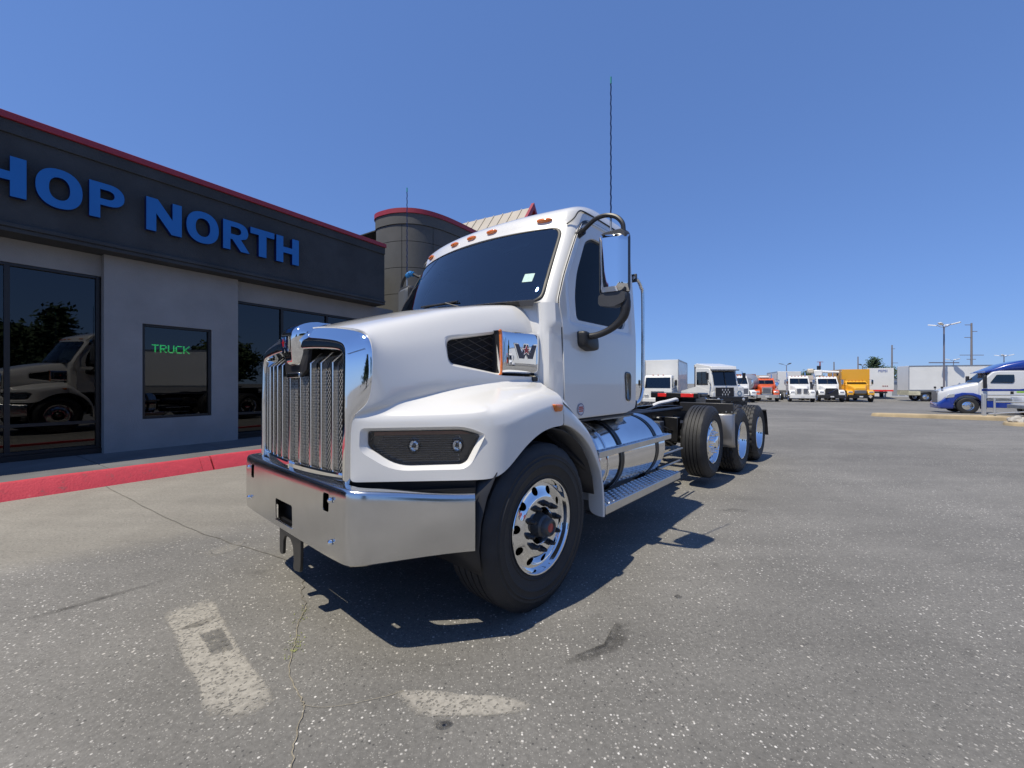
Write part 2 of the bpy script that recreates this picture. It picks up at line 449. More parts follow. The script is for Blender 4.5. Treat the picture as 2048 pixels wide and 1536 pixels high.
patch("stain", [(1.05,2.75),(1.12,2.80),(1.18,2.74),(1.10,2.68)], DARK, 0.006, 0.06)
patch("stain", [(2.8,7.6),(3.6,8.0),(4.3,7.7),(3.5,7.3)], FAINT, 0.006, 0.5)
# seam and crack
CRACK = mat("crack_filler", (0.15, 0.14, 0.12), 0.95, var=0.4, vscale=30)
def ribbon(name, pts, w, material, z=0.005, wob=0.012, sub=14):
    P = smooth_path([(p[0], p[1], 0) for p in pts], sub); rows = []
    for i, p in enumerate(P):
        a, b = P[max(0, i-1)], P[min(len(P)-1, i+1)]; t = (b-a).normalized(); s_ = Vector((-t.y, t.x, 0))
        c = p + s_ * (noise.noise(Vector((i*0.35, 3.3, w*90)))*wob)
        ww = w*(0.55 + 0.9*abs(noise.noise(Vector((i*0.5, 9.1, 2.2)))))
        rows.append([(c.x - s_.x*ww, c.y - s_.y*ww, z), (c.x + s_.x*ww, c.y + s_.y*ww, z)])
    return MB().grid(rows).build(name, material, ground)
ribbon("pavement_seam", [(-9.5,8.6),(-7.6,7.1),(-5.96,5.91),(-4.1,4.63),(-2.84,3.84),(-1.89,3.34),(-1.57,3.06),(-1.44,2.8),(-1.32,2.62)], 0.0065, CRACK, wob=0.022)
crack_pts = [(-1.32,2.62),(-1.27,2.42),(-1.19,2.24),(-1.12,2.05),(-0.97,1.87),(-0.92,1.8),(-0.87,1.64),(-0.82,1.52),(-0.76,1.30)]
ribbon("crack", crack_pts, 0.0030, mat("crack_dirt", (0.25, 0.22, 0.16), 0.95, var=0.4, vscale=40))
ribbon("crack", [(-0.94,1.82),(-0.84,1.805),(-0.74,1.82),(-0.6,1.86),(-0.50,1.905)], 0.0014, mat("crack_dirt", (0.2,0.2,0.2)), wob=0.004)
gr = MB(); cp = smooth_path([(p[0], p[1], 0) for p in crack_pts], 60)
for p in cp:
    q = noise.noise(Vector((p.x*6.0, p.y*6.0, 1.0)))
    dens = 2 if (2.10 < p.y < 2.30 or 1.83 < p.y < 1.99) else 1 if (2.45 < p.y < 2.66 or 1.99 < p.y < 2.1) else 0
    if q < -0.05: dens = 0
    for _ in range(dens):
        x, y = p.x + random.gauss(0, 0.013)*(1 + 2*max(0, q)), p.y + random.gauss(0, 0.02); h = random.uniform(0.003, 0.010); a = random.uniform(0, 6.28)
        w = random.uniform(0.002, 0.004); dx, dy = math.cos(a), math.sin(a); ln = random.uniform(0.3, 1.1)*h
        gr.add([(x-dy*w, y+dx*w, 0.002), (x+dy*w, y-dx*w, 0.002), (x+dx*ln+dy*w*.6, y+dy*ln-dx*w*.6, h*0.8), (x+dx*ln*1.7, y+dy*ln*1.7, h*0.9)], [(0,1,2),(0,2,3)])
wd = gr.build("weeds", mat("weed_green", (0.24, 0.26, 0.08), 0.8, var=0.35, vscale=30), None, recalc=False)
tag(wd, "low yellow-green weeds growing along the crack in the asphalt", "weeds", kind="stuff")

# ------------------------------------------------------------------ shop building (local: x = along the front towards the viewer's left, y = out of the front)
BTH = R(33.3); BS, BC = math.sin(BTH), math.cos(BTH)
B = empty("shop_building", (-BC*10.2, BS*10.2, 0.0), math.atan2(-BC, -BS))
tag(B, "long dark grey single-storey shop building with red roof edge and blue letters", "building")
CHAR = mat("charcoal_stucco", (0.040, 0.043, 0.046), 0.85, var=0.22, vscale=1.6, bump=0.8, bscale=55)
PALEW = mat("pale_grey_stucco", (0.25, 0.245, 0.24), 0.85, var=0.10, vscale=1.4, bump=0.7, bscale=50)
REDM = mat("red_metal_cap", (0.30, 0.022, 0.036), 0.45, var=0.1, vscale=4)
DFRAME = mat("dark_bronze_frame", (0.020, 0.019, 0.019), 0.4, 0.3)
SHOPGLASS = glass_mat("shop_glass", (0.16, 0.17, 0.18), 0.80, 1.68)
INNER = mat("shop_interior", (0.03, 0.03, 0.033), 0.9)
def bb(b0, b1, o0, o1, z0, z1):      # b = distance along the front away from the viewer; o = out of wall plane
    return (-b1, -b0, o0, o1, z0, z1)
def bbuild(name, boxes, m, parent=None, bevel=0.0):
    q = MB()
    for a in boxes: q.box(*bb(*a))
    return q.build(name, m, parent or B, bevel=bevel)
bbuild("fascia", [(-9, 8.12, -0.05, 0.30, 3.90, 5.27)], CHAR)
bbuild("fascia_band", [(-9, 8.12, 0.0, 0.335, 5.272, 5.47)], CHAR, bevel=0.006)
bbuild("roof_cap", [(-9, 8.14, -0.10, 0.375, 5.472, 5.58)], REDM, bevel=0.008)
bbuild("soffit_trim", [(-9, 8.12, -0.15, 0.35, 3.835, 3.898)], CHAR, bevel=0.008)
bbuild("soffit_board", [(-9, 8.12, -0.45, 0.325, 3.765, 3.833)], CHAR, bevel=0.008)
bbuild("roof", [(-9, 8.1, -12, -0.12, 5.0, 5.2)], CHAR)
bbuild("wall_pier", [(2.12, 2.652, -0.35, 0.0, 0.0, 3.762), (3.79, 4.30, -0.35, 0.0, 0.0, 3.762), (2.652, 3.79, -0.35, 0.0, 2.58, 3.762), (2.652, 3.79, -0.35, 0.0, 0.0, 0.745)], PALEW)
bbuild("wall_header", [(-9, 2.118, -0.40, -0.15, 3.38, 3.762), (4.302, 20, -0.40, -0.15, 3.32, 3.762)], PALEW)
bbuild("wall_base", [(-9, 2.118, -0.40, -0.14, 0.0, 0.26), (4.302, 20, -0.40, -0.14, 0.0, 0.24)], DFRAME)
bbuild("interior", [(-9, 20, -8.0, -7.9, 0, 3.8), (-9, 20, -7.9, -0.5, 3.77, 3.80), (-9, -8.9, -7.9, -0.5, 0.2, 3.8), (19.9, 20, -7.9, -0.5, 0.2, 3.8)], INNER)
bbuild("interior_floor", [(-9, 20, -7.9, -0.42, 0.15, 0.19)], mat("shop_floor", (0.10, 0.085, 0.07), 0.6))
def bwindow(b0, b1, z0, z1, o, mull=(), bars=(), fw=0.05, name="window"):
    fr = MB()
    fr.box(*bb(b0, b0+fw, o-0.10, o, z0, z1)); fr.box(*bb(b1-fw, b1, o-0.10, o, z0, z1))
    fr.box(*bb(b0+fw, b1-fw, o-0.10, o, z1-fw, z1)); fr.box(*bb(b0+fw, b1-fw, o-0.10, o, z0, z0+fw))
    w = fr.build(name, DFRAME, B, bevel=0.004)
    ys = sorted(mull)
    for m_ in ys:
        bbuild("mullion", [(m_-0.03, m_+0.03, o-0.098, o-0.004, z0+fw, z1-fw)], DFRAME, w)
    edges = [b0+fw] + [e for m_ in ys for e in (m_-0.03, m_+0.03)] + [b1-fw]
    zs = [z0+fw] + [e for h in bars for e in (h-0.025, h+0.025)] + [z1-fw]
    for i in range(0, len(edges), 2):
        for h in bars: bbuild("transom_bar", [(edges[i], edges[i+1], o-0.096, o-0.006, h-0.025, h+0.025)], DFRAME, w)
        for j in range(0, len(zs), 2):
            q = MB(); q.box(*bb(edges[i], edges[i+1], o-0.062, o-0.05, zs[j], zs[j+1]))
            q.build("pane", SHOPGLASS, w)
    return w
bwindow(-8.9, 2.10, 0.262, 3.378, -0.16, mull=(-7.0, -5.0, -3.0, -1.0, 1.03), bars=(0.74,))
bwindow(4.302, 19.8, 0.242, 3.318, -0.16, mull=(5.36, 6.57, 8.2, 9.8, 11.4, 13.0, 15.0, 17.0), bars=(0.74,))
bwindow(2.654, 3.788, 0.747, 2.578, -0.035, fw=0.045)
# lit letter sign behind the small window
F5 = {'T': "11111 00100 00100 00100 00100 00100 00100", 'R': "11110 10001 10001 11110 10100 10010 10001", 'U': "10001 10001 10001 10001 10001 10001 01110",
      'C': "01111 10000 10000 10000 10000 10000 01111", 'K': "10001 10010 10100 11000 10100 10010 10001"}
LED = mat("green_led", (0.05, 0.6, 0.15), 0.5, emis=(0.05, 1.0, 0.20), estr=16.0)
led = empty("led_sign", (0,0,0), 0, None); led.parent = None
led.location = B.location; led.rotation_euler = B.rotation_euler
tag(led, "green lit TRUCK moving-letter sign hanging inside the small square window", "sign")
MB().box(*bb(2.76, 3.55, -0.30, -0.26, 1.98, 2.28)).build("sign_panel", VOID, led)
for k, ch in enumerate("TRUCK"):
    q = MB()
    for r_, row in enumerate(F5[ch].split()):
        for c_, bit in enumerate(row):
            if bit == '1':
                b0 = 2.86 + k*0.128 + c_*0.0215 - r_*0.0; z1 = 2.205 - r_*0.0225
                q.box(*bb(b0, b0+0.0195, -0.255, -0.245, z1-0.013, z1))
    q.build("led_letter", LED, led)
# blue channel letters
BLUE = mat("blue_letter_face", (0.006, 0.135, 0.42), 0.45, var=0.05, vscale=2)
BLUED = mat("blue_letter_return", (0.004, 0.012, 0.10), 0.5)
from mathutils.geometry import tessellate_polygon
def ell(cx, cz, rx, rz, n=40, p=2.25, a0=0, a1=360):
    out = []
    for k in range(n if a1-a0 == 360 else n+1):
        a = R(a0 + (a1-a0)*k/n); c, s_ = math.cos(a), math.sin(a)
        out.append((cx + rx*math.copysign(abs(c)**(2/p), c), cz + rz*math.copysign(abs(s_)**(2/p), s_)))
    return out
def letter_shapes(ch):
    """outline and holes in a 1 x 1 box"""
    t = 0.30
    if ch == 'H': return [(0,0),(t,0),(t,.39),(1-t,.39),(1-t,0),(1,0),(1,1),(1-t,1),(1-t,.61),(t,.61),(t,1),(0,1)], []
    if ch == 'O': return ell(.5,.5,.5,.52), [ell(.5,.5,.225,.30)]
    if ch == 'N': return [(0,0),(.27,0),(.27,.56),(.70,0),(1,0),(1,1),(.73,1),(.73,.46),(.31,1),(0,1)], []
    if ch == 'T': return [(.34,0),(.66,0),(.66,.78),(1,.78),(1,1),(0,1),(0,.78),(.34,.78)], []
    bowl = [(.55,1.0)] + [(p[0], p[1]) for p in ell(.55, .69, .45, .31, 14, 2.2, 90, -90)][1:]
    hole = [(.30,.56),(.30,.82)] + [(p[0], p[1]) for p in ell(.52, .69, .19, .13, 10, 2.2, 90, -90)]
    if ch == 'P': return [(0,0),(.30,0),(.30,.38)] + bowl[::-1] + [(0,1)], [hole]
    if ch == 'R':
        b2 = [p for p in bowl if p[1] > .46]
        return [(0,0),(.28,0),(.28,.38),(.36,.38),(.70,0),(1.06,0),(.70,.42)] + b2[::-1] + [(0,1)], [hole]
def letter(ch, b0, b1, z0, z1, o0, o1):
    outl, holes = letter_shapes(ch); w, h = b1-b0, z1-z0
    loops = [[(b0 + p[0]*w, z0 + p[1]*h) for p in L] for L in [outl] + holes]
    flat = [p for L in loops for p in L]; n = len(flat)
    tris = tessellate_polygon([[Vector((p[0], p[1], 0)) for p in L] for L in loops])
    q = MB()
    q.add([(-p[0], o1, p[1]) for p in flat], [tuple(t) for t in tris], 0)
    q.add([(-p[0], o0, p[1]) for p in flat], [tuple(t[::-1]) for t in tris], 1)
    k = 0
    for L in loops:
        m_ = len(L); vs = [(-p[0], o1, p[1]) for p in L] + [(-p[0], o0, p[1]) for p in L]
        q.add(vs, [(i, (i+1) % m_, (i+1) % m_ + m_, i + m_) for i in range(m_)], 1)
    return q.build("letter", [BLUE, BLUED], B)
for ch, b0, b1 in (('H', 0.62, 1.165), ('O', 1.255, 1.775), ('P', 1.855, 2.30), ('N', 2.60, 3.135), ('O', 3.21, 3.765), ('R', 3.845, 4.33), ('T', 4.375, 4.885), ('H', 4.93, 5.46)):
    letter(ch, b0, b1, 4.285, 4.895, 0.315, 0.41)
# round entrance tower at the far end
plan = smooth_path([(9.5,-1.45,0),(8.86,-0.98,0),(8.80,-0.36,0),(8.95,0.13,0),(9.30,0.53,0),(9.9,0.77,0),(10.8,0.86,0),(12.4,0.86,0),(14.5,0.86,0),(24,0.86,0)], 8)
def wallstrip(name, z0, z1, off, m, thick=0.12):
    rows = []
    for i, p in enumerate(plan):
        a, b_ = plan[max(0, i-1)], plan[min(len(plan)-1, i+1)]; t = (b_-a).normalized(); nrm = Vector((-t.y, t.x, 0))
        if nrm.y < 0 and nrm.x > 0: nrm = -nrm
        c = p + nrm*off; d = p + nrm*(off-thick)
        rows.append([(-c.x, c.y, z0), (-c.x, c.y, z1), (-d.x, d.y, z1), (-d.x, d.y, z0)])
    return MB().grid(rows, closed_u=True).build(name, m, B, smooth=True, sharp=40)
TOWER = mat("tower_panel", (0.085, 0.085, 0.082), 0.8, var=0.10, vscale=2.0, bump=0.3, bscale=70)
wallstrip("tower_wall_core", 3.55, 6.50, 0.0, VOID, 0.10)
zz = [3.56, 4.28, 5.12, 5.96, 6.50]
seams = [0, 24, 38, 50, 60, 66, len(plan)-1]
for a in range(len(seams)-1):
    for c in range(len(zz)-1):
        rows = []
        seg = plan[seams[a]:seams[a+1]+1]
        for i, p in enumerate(seg):
            gi = seams[a]+i; t = (plan[min(len(plan)-1, gi+1)] - plan[max(0, gi-1)]).normalized(); nrm = Vector((-t.y, t.x, 0))
            if i == 0: p = p + t*0.008
            if i == len(seg)-1: p = p - t*0.008
            q, d = p + nrm*0.02, p + nrm*0.001
            z0, z1 = zz[c]+0.008, zz[c+1]-0.008
            rows.append([(-q.x, q.y, z0), (-q.x, q.y, z1), (-d.x, d.y, z1), (-d.x, d.y, z0)])
        MB().grid(rows, closed_u=True).build("tower_panel", TOWER, B, smooth=True, sharp=40)
wallstrip("tower_band", 6.505, 6.84, 0.05, TOWER, 0.2)
wallstrip("tower_cap", 6.842, 6.99, 0.085, REDM, 0.25)
MB().prism([(-p.x, p.y) for p in plan] + [(-24, -8), (-9.6, -8)], 6.86, 6.90).build("tower_roof", CHAR, B)
bbuild("tower_soffit", [(8.3, 24, -3, 0.6, 3.42, 3.54)], CHAR)
# distant pitched metal roof
RM = mat("beige_metal_roof", (0.42, 0.375, 0.31), 0.45, 0.2, var=0.08, vscale=1.5)
pr = empty("pitched_roof_hall", (0.888-4.6*0.872, 18.6+4.6*0.489, -0.5), R(-29.3)); tag(pr, "beige standing-seam pitched roof with red gable trim behind the grey tower", "building")
q = MB(); q.add([(-6,-3,6.2),(4.6,-3,6.2),(4.6,0,9.9),(-6,0,9.9),(-6,3,6.2),(4.6,3,6.2)], [(0,1,2,3),(3,2,5,4)]); q.build("roof", RM, pr, solid=0.08)
for i in range(22):
    x = -5.9 + i*0.5
    MB().add([(x-.02,-3.02,6.2),(x+.02,-3.02,6.2),(x+.02,-0.02,9.9),(x-.02,-0.02,9.9),(x-.02,-3.02,6.27),(x+.02,-3.02,6.27),(x+.02,-0.02,9.97),(x-.02,-0.02,9.97)], [(0,3,2,1),(4,5,6,7),(0,1,5,4),(1,2,6,5),(2,3,7,6),(3,0,4,7)]).build("roof_seam", RM, pr)
q = MB(); q.prism([(-3.1,6.0),(0,9.82),(3.1,6.0),(3.1,6.25),(0,10.12),(-3.1,6.25)], 4.60, 4.74, 'x'); q.build("gable_trim", REDM, pr)
MB().box(-5.9, 4.55, -2.8, 2.8, 0, 6.2).build("wall", CHAR, pr)
# walk in front of the shop and its painted kerb
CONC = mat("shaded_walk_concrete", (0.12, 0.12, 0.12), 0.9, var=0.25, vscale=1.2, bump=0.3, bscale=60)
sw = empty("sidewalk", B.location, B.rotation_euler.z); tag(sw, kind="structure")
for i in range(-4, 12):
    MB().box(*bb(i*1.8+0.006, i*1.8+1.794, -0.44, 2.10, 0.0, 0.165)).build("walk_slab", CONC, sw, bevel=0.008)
KERB = mat("red_kerb_paint", (0.50, 0.034, 0.055), 0.75, bump=0.5, bscale=45)
_n, _l = nt(KERB); _b = _n["Principled BSDF"]; _tc = _n.new("ShaderNodeTexCoord"); _nz = _n.new("ShaderNodeTexNoise"); _nz.inputs["Scale"].default_value = 9; _nz.inputs["Detail"].default_value = 10; _nz.inputs["Roughness"].default_value = 0.75
_l.new(_tc.outputs["Object"], _nz.inputs["Vector"]); _cr = _n.new("ShaderNodeValToRGB"); _l.new(_nz.outputs["Fac"], _cr.inputs[0]); _l.new(_cr.outputs[0], _b.inputs["Base Color"])
_e = _cr.color_ramp.elements; _e[0].position = 0.30; _e[0].color = (0.20, 0.075, 0.075, 1); _e[1].position = 0.42; _e[1].color = (0.46, 0.032, 0.052, 1)
_x = _e.new(0.66); _x.color = (0.54, 0.042, 0.064, 1); _x = _e.new(0.72); _x.color = (0.42, 0.20, 0.18, 1)
kb = empty("red_kerb", B.location, B.rotation_euler.z); tag(kb, "red painted concrete kerb along the shop walk, cracked at one joint", "kerb")
for b0, b1 in ((-7.5, -4.505), (-4.5, -1.505), (-1.5, 2.795), (2.80, 2.94), (2.965, 6.0), (6.005, 9.0), (9.005, 14)):
    rows = []; n_ = max(2, int((b1-b0)/0.25))
    for i in range(n_+1):
        b_ = lerp(b0, b1, i/n_); w_ = noise.noise(Vector((b_*1.7, 0.3, 0)))*0.008
        rows.append([(-b_, 2.103, 0.0), (-b_, 2.103, 0.205+w_), (-b_, 2.18, 0.205+w_), (-b_, 2.205, 0.19+w_), (-b_, 2.36+w_, 0.0)])
    q = MB().grid(rows); q.f += [tuple(range(5)), tuple(range(len(rows)*5-5, len(rows)*5))]; q.m += [0, 0]
    q.build("kerb_stone", KERB, kb, smooth=True, sharp=50)
# ------------------------------------------------------------------ the white tractor truck (local: x forward from front axle, y to its left, z up)
T = empty("tractor_truck", TRUCK_LOC, TRUCK_ROT)
tag(T, "big white day-cab tractor truck with chrome grille parked in front of the shop", "truck")
def tb(m, name, material, parent=None, **k): return m.build(name, material, parent or T, **k)

# ---- hood with fenders (control cage, driver half mirrored)
HX  = [.935,.90,.80,.68,.55,.46,.39,.30,.17,.03,-.12,-.25]           # hood side stations
PX  = [(1.018,.672),(.98,.708),(.85,.835),(.70,.98),(.57,1.105),(.50,1.165),(.44,1.205),(.36,1.228),(.23,1.235),(.06,1.235),(-.10,1.233),(-.19,1.230)]
def yside(x): return .757 + (.935-x)/1.185*.20
ZB  = [.90,.90,.90,.90,.90,.90,.905,.945,1.055,1.138,1.155,1.150]     # bottom / arch edge
ZC  = [1.20,1.20,1.20,1.20,1.205,1.205,1.205,1.215,1.245,1.285,1.308,1.312]   # upper end of the flat band
ZS  = [1.258,1.258,1.258,1.262,1.268,1.278,1.292,1.318,1.355,1.385,1.395,1.388]  # shelf outer edge
YS  = [None,None,None,None,None,None,1.165,1.155,1.140,1.135,1.135,1.135]
ZV  = [1.268,1.303,1.330,1.352,1.380,1.396,1.408,1.420,1.436,1.447,1.452,1.452]  # valley at the hood side
ZT  = [1.795,1.815,1.85,1.885,1.925,1.950,1.970,1.990,2.015,2.040,2.058,2.068]   # centreline
def zsh(c): return lerp(1.62, 1.885, sstep(0, 1, (.935-HX[c])/1.185)*0.5 + 0.5*(.935-HX[c])/1.185)
rows = [[] for _ in range(15)]
for c in range(12):
    px, py = PX[c]; hx = HX[c]; ys = yside(hx)
    h = ZC[c]-ZB[c]
    if c == 0:
        vx, vy = 1.000, .690
        sx = [1.018,1.018,1.018,1.018,1.017,1.012,1.002,.985,.940,.935,.937,.945,.962,.985,1.0]
        sy = [.672,.672,.672,.673,.675,.680,.690,.707,.752,.757,.742,.690,.58,.30,0]
        sz = [.90,.93,1.07,1.20,1.24,1.258,1.268,1.285,1.342,1.60,1.675,1.727,1.748,1.783,1.795]
        for r_ in range(15): rows[r_].append((sx[r_], sy[r_], sz[r_]))
        continue
    rows[0].append((px, py, ZB[c]))
    rows[1].append((px, py, ZB[c] + .03))
    rows[2].append((px, py, ZB[c] + h*.5))
    rows[3].append((px, py - .004, ZC[c] - .012))
    ysf = YS[c] if YS[c] else py - .012
    xsf = px - (.011 if c < 6 else 0.0)
    rows[4].append((lerp(px, xsf, .35), lerp(py, ysf, .30), lerp(ZC[c], ZS[c], .60)))
    rows[5].append((xsf, ysf, ZS[c]))
    f = .62 if c > 1 else .5
    rows[6].append((lerp(xsf, hx, f), lerp(ysf, ys, f), lerp(ZS[c], ZV[c], .62)))
    rows[7].append((hx, ys + (.022 if c > 3 else .012), ZV[c]))
    tl = .19*min(1.0, max(.25, (c-.5)/3)); rows[8].append((hx, ys - tl*(ZV[c] + .055 - 1.62), ZV[c] + .055))
    z9 = zsh(c); rows[9].append((hx, ys - tl*(z9 - .05 - 1.62), z9 - .05))
    top = ZT[c]; e = lerp(.052, .050, c/11)
    rows[10].append((hx, ys - .022 - tl*(z9 - 1.62), z9 + .035))
    rows[11].append((hx, ys - .085 - tl*(z9 - 1.62), lerp(z9 + .035, top, .62)))
    rows[12].append((hx, ys - .19, lerp(z9, top, .80)))
    rows[13].append((hx, .34, top - .012))
    rows[14].append((hx, 0, top))
hood_b = MB().grid(rows); hood_b.mirror_y()
hood = tb(hood_b, "hood", WHITE, merge=0.0005, smooth=True, subsurf=3)
CREASE = {5: (.75, 1, 6), 7: (.55, 1, 11), 3: (.55, 5, 11)}          # shelf edge, valley, wheel-arch band: sharper folds
_key = {}
for r_, (v_, c0_, c1_) in CREASE.items():
    for c in range(c0_, c1_+1):
        p = rows[r_][c]
        for sg in (1, -1): _key[(round(p[0], 3), round(sg*p[1], 3), round(p[2], 3))] = (r_, c, v_)
cr = hood.data.attributes.new("crease_edge", 'FLOAT', 'EDGE'); vals = []
for e in hood.data.edges:
    ks = []
    for vi in e.vertices:
        co = hood.data.vertices[vi].co; ks.append(_key.get((round(co.x, 3), round(co.y, 3), round(co.z, 3))))
    vals.append(ks[0][2] if ks[0] and ks[1] and ks[0][0] == ks[1][0] and abs(ks[0][1]-ks[1][1]) == 1 else 0.0)
cr.data.foreach_set("value", vals)
# headlight opening and side air intake opening (cutters follow their panels)
PD = (Vector((.45, 1.22, 0)) - Vector((1.03, .66, 0))).normalized()      # along the headlight panel, rearwards-outwards
PN = Vector((-PD.y, PD.x, 0)); PN = PN if PN.x > 0 else -PN               # out of the panel
PO = Vector((1.03, .66, 0))
def hl(s, z, o=0.0, sg=1):
    p = PO + PD*s + PN*o; return (p.x, sg*p.y, z)
def spar(px_, py_): return (Vector((px_, py_, 0)) - PO).dot(PD)
HL_OUT = roundpoly([(.065,1.192),(.60,1.197),(.665,1.185),(.745,1.150),(.665,.985),(.615,.960),(.235,.958),(.060,1.068)], [.03,.05,.05,.02,.04,.05,.09,.04], 5)
HL_IN  = roundpoly([(.100,1.172),(.605,1.176),(.655,1.166),(.715,1.146),(.640,1.002),(.610,.985),(.255,.983),(.098,1.085)], [.015,.04,.04,.02,.03,.03,.08,.03], 5)
IN_OUT = roundpoly([(.488,1.722),(.045,1.795),(-.262,1.80),(-.262,1.478),(.08,1.487),(.485,1.545)], [.05,.02,.005,.005,.02,.05], 4)
def inb(x, z, o, sg=1, tilt=0.0): return (x, sg*(yside(x) + o - tilt*(z - 1.62)), z)
cutters = []
for sg in (1, -1):
    q = MB(); n_ = len(HL_OUT)
    q.add([hl(s_, z_, .08, sg) for s_, z_ in HL_OUT] + [hl(s_, z_, -.10, sg) for s_, z_ in HL_OUT], [tuple(range(n_)), tuple(range(n_, 2*n_))[::-1]] + [(i, i+n_, (i+1) % n_+n_, (i+1) % n_) for i in range(n_)])
    cutters.append(q.build("cutter", WHITE))
    q = MB(); n_ = len(IN_OUT)
    q.add([inb(x_, z_, .15, sg) for x_, z_ in IN_OUT] + [inb(x_, z_, -.12, sg) for x_, z_ in IN_OUT], [tuple(range(n_)), tuple(range(n_, 2*n_))[::-1]] + [(i, i+n_, (i+1) % n_+n_, (i+1) % n_) for i in range(n_)])
    cutters.append(q.build("cutter", WHITE))
md = hood.modifiers.new('solid', 'SOLIDIFY'); md.thickness = 0.010; md.offset = -1
bake(hood)
cut(hood, cutters)
hood.data.polygons.foreach_set("use_smooth", [True]*len(hood.data.polygons)); hood.data.set_sharp_from_angle(angle=R(50))
md = hood.modifiers.new("wn", 'WEIGHTED_NORMAL'); md.keep_sharp = True
# inner wheel house and splash shield (dark)
for sg in (1, -1):
    q = MB(); rr = []
    for k in range(0, 15):
        a = R(-14 + k*13.5); rr.append([(.605*math.cos(a)*1.0 - .03, sg*1.205, .545 + .60*math.sin(a)), (.605*math.cos(a) - .03, sg*.62, .545 + .60*math.sin(a))])
    q.grid(rr); tb(q, "wheel_house", BLACK, smooth=True, solid=.006)
    q = MB(); q.box(-.62, .58, sg*.60, sg*.612, .55, 1.2); tb(q, "inner_splash_shield", BLACK)
    # black valance between bumper and fender
    q = MB(); q.add([hl(.0, .902, -.015, sg), hl(.69, .902, -.015, sg), hl(.69, .66, -.06, sg), hl(.0, .66, -.06, sg)], [(0,1,2,3)]); tb(q, "valance", VOID, solid=.008)
q = MB(); q.box(.88, .93, -.70, .70, .62, .90); tb(q, "radiator_support", BLACK)
q = MB(); q.box(.60, .89, -.60, .60, .50, .55); tb(q, "skid_plate", BLACK)

# ---- headlights
HLB = mat("headlight_housing", (0.030, 0.030, 0.033), 0.18, coat=1.0)
WIRE = mat("heater_wire", (0.75, 0.73, 0.70), 0.3, 0.8)
LEDL = mat("led_projector", (0.95, 0.97, 1.0), 0.06, 1.0)
for sg in (1, -1):
    n_ = len(HL_OUT)
    q = MB(); q.grid([[hl(s_, z_, -.001, sg) for s_, z_ in HL_OUT], [hl(lerp(a[0], b[0], .8), lerp(a[1], b[1], .8), -.022, sg) for a, b in zip(HL_OUT, HL_IN)], [hl(s_, z_, -.032, sg) for s_, z_ in HL_IN], [hl(s_, z_, -.046, sg) for s_, z_ in HL_IN]], closed_u=True)
    head = tb(q, "headlight", WHITE, smooth=True, sharp=45)
    cs, cz = .40, 1.08
    q = MB(); q.grid([[hl(s_, z_, -.040, sg) for s_, z_ in HL_IN], [hl(lerp(s_, cs, .05), lerp(z_, cz, .06), -.036, sg) for s_, z_ in HL_IN], [hl(lerp(s_, cs, .06), lerp(z_, cz, .07), -.072, sg) for s_, z_ in HL_IN]], closed_u=True)
    tb(q, "lamp_bezel", HLB, head, smooth=True, sharp=40)
    q = MB(); q.add([hl(s_, z_, -.070, sg) for s_, z_ in HL_IN], [tuple(range(n_))]); tb(q, "reflector_back", HLB, head)
    q = MB(); q.box(0,1,0,1,0,1); q = MB()
    q.add([hl(.13,1.166,-.050,sg), hl(.62,1.168,-.050,sg), hl(.66,1.150,-.050,sg), hl(.13,1.146,-.050,sg)], [(0,1,2,3)]); tb(q, "turn_signal_strip", mat("amber_dim", (0.34, 0.13, 0.075), 0.2, coat=0.5), head, solid=.006)
    q = MB()
    for i in range(12):
        z_ = 1.140 - i*.0125; s0 = .125 + .012*abs(i-5) + (max(0, i-7)*.022); s1 = .60 - .004*(i % 3)
        q.tube([hl(s0, z_, -.0415, sg), hl(s1, z_, -.0415, sg)], .0011, 4)
        if i % 2 == 0: q.tube([hl(s1, z_, -.0415, sg), hl(s1, z_-.0125, -.0415, sg)], .0011, 4)
    q.tube([hl(.125, 1.14, -.0415, sg), hl(.112, 1.12, -.0415, sg), hl(.112, 1.07, -.0415, sg), hl(.16, 1.03, -.0415, sg)], .0011, 4)
    o_ = tb(q, "heater_grid", WIRE, head); o_["kind"] = "stuff"
    for sc in (.345, .585):
        ring = []
        for k in range(14):
            a = 2*math.pi*k/14; w_ = 1 + .03*math.sin(k*5.1)
            ring.append((math.cos(a)*.028*w_, math.sin(a)*.034*w_))
        q = MB(); q.grid([[hl(sc + a[0]*f, 1.085 + a[1]*f, -.058 + e, sg) for a in ring] for f, e in ((1, 0), (.90, .008), (.66, .002), (.42, .011), (.05, .005))], closed_u=True)
        tb(q, "led_lens", LEDL, head)
        q = MB(); q.grid([[hl(sc + a[0]*f, 1.085 + a[1]*f, -.066 + e, sg) for a in ring] for f, e in ((1.4, 0), (1.06, .004))], closed_u=True)
        tb(q, "led_cup", HLB, head)
    q = MB(); q.add([hl(s_, z_, -.038 + .014*(1-((s_-.4)/.34)**2), sg) for s_, z_ in HL_IN], [tuple(range(n_))]); tb(q, "lens_cover", LAMPGLASS, head, smooth=True)

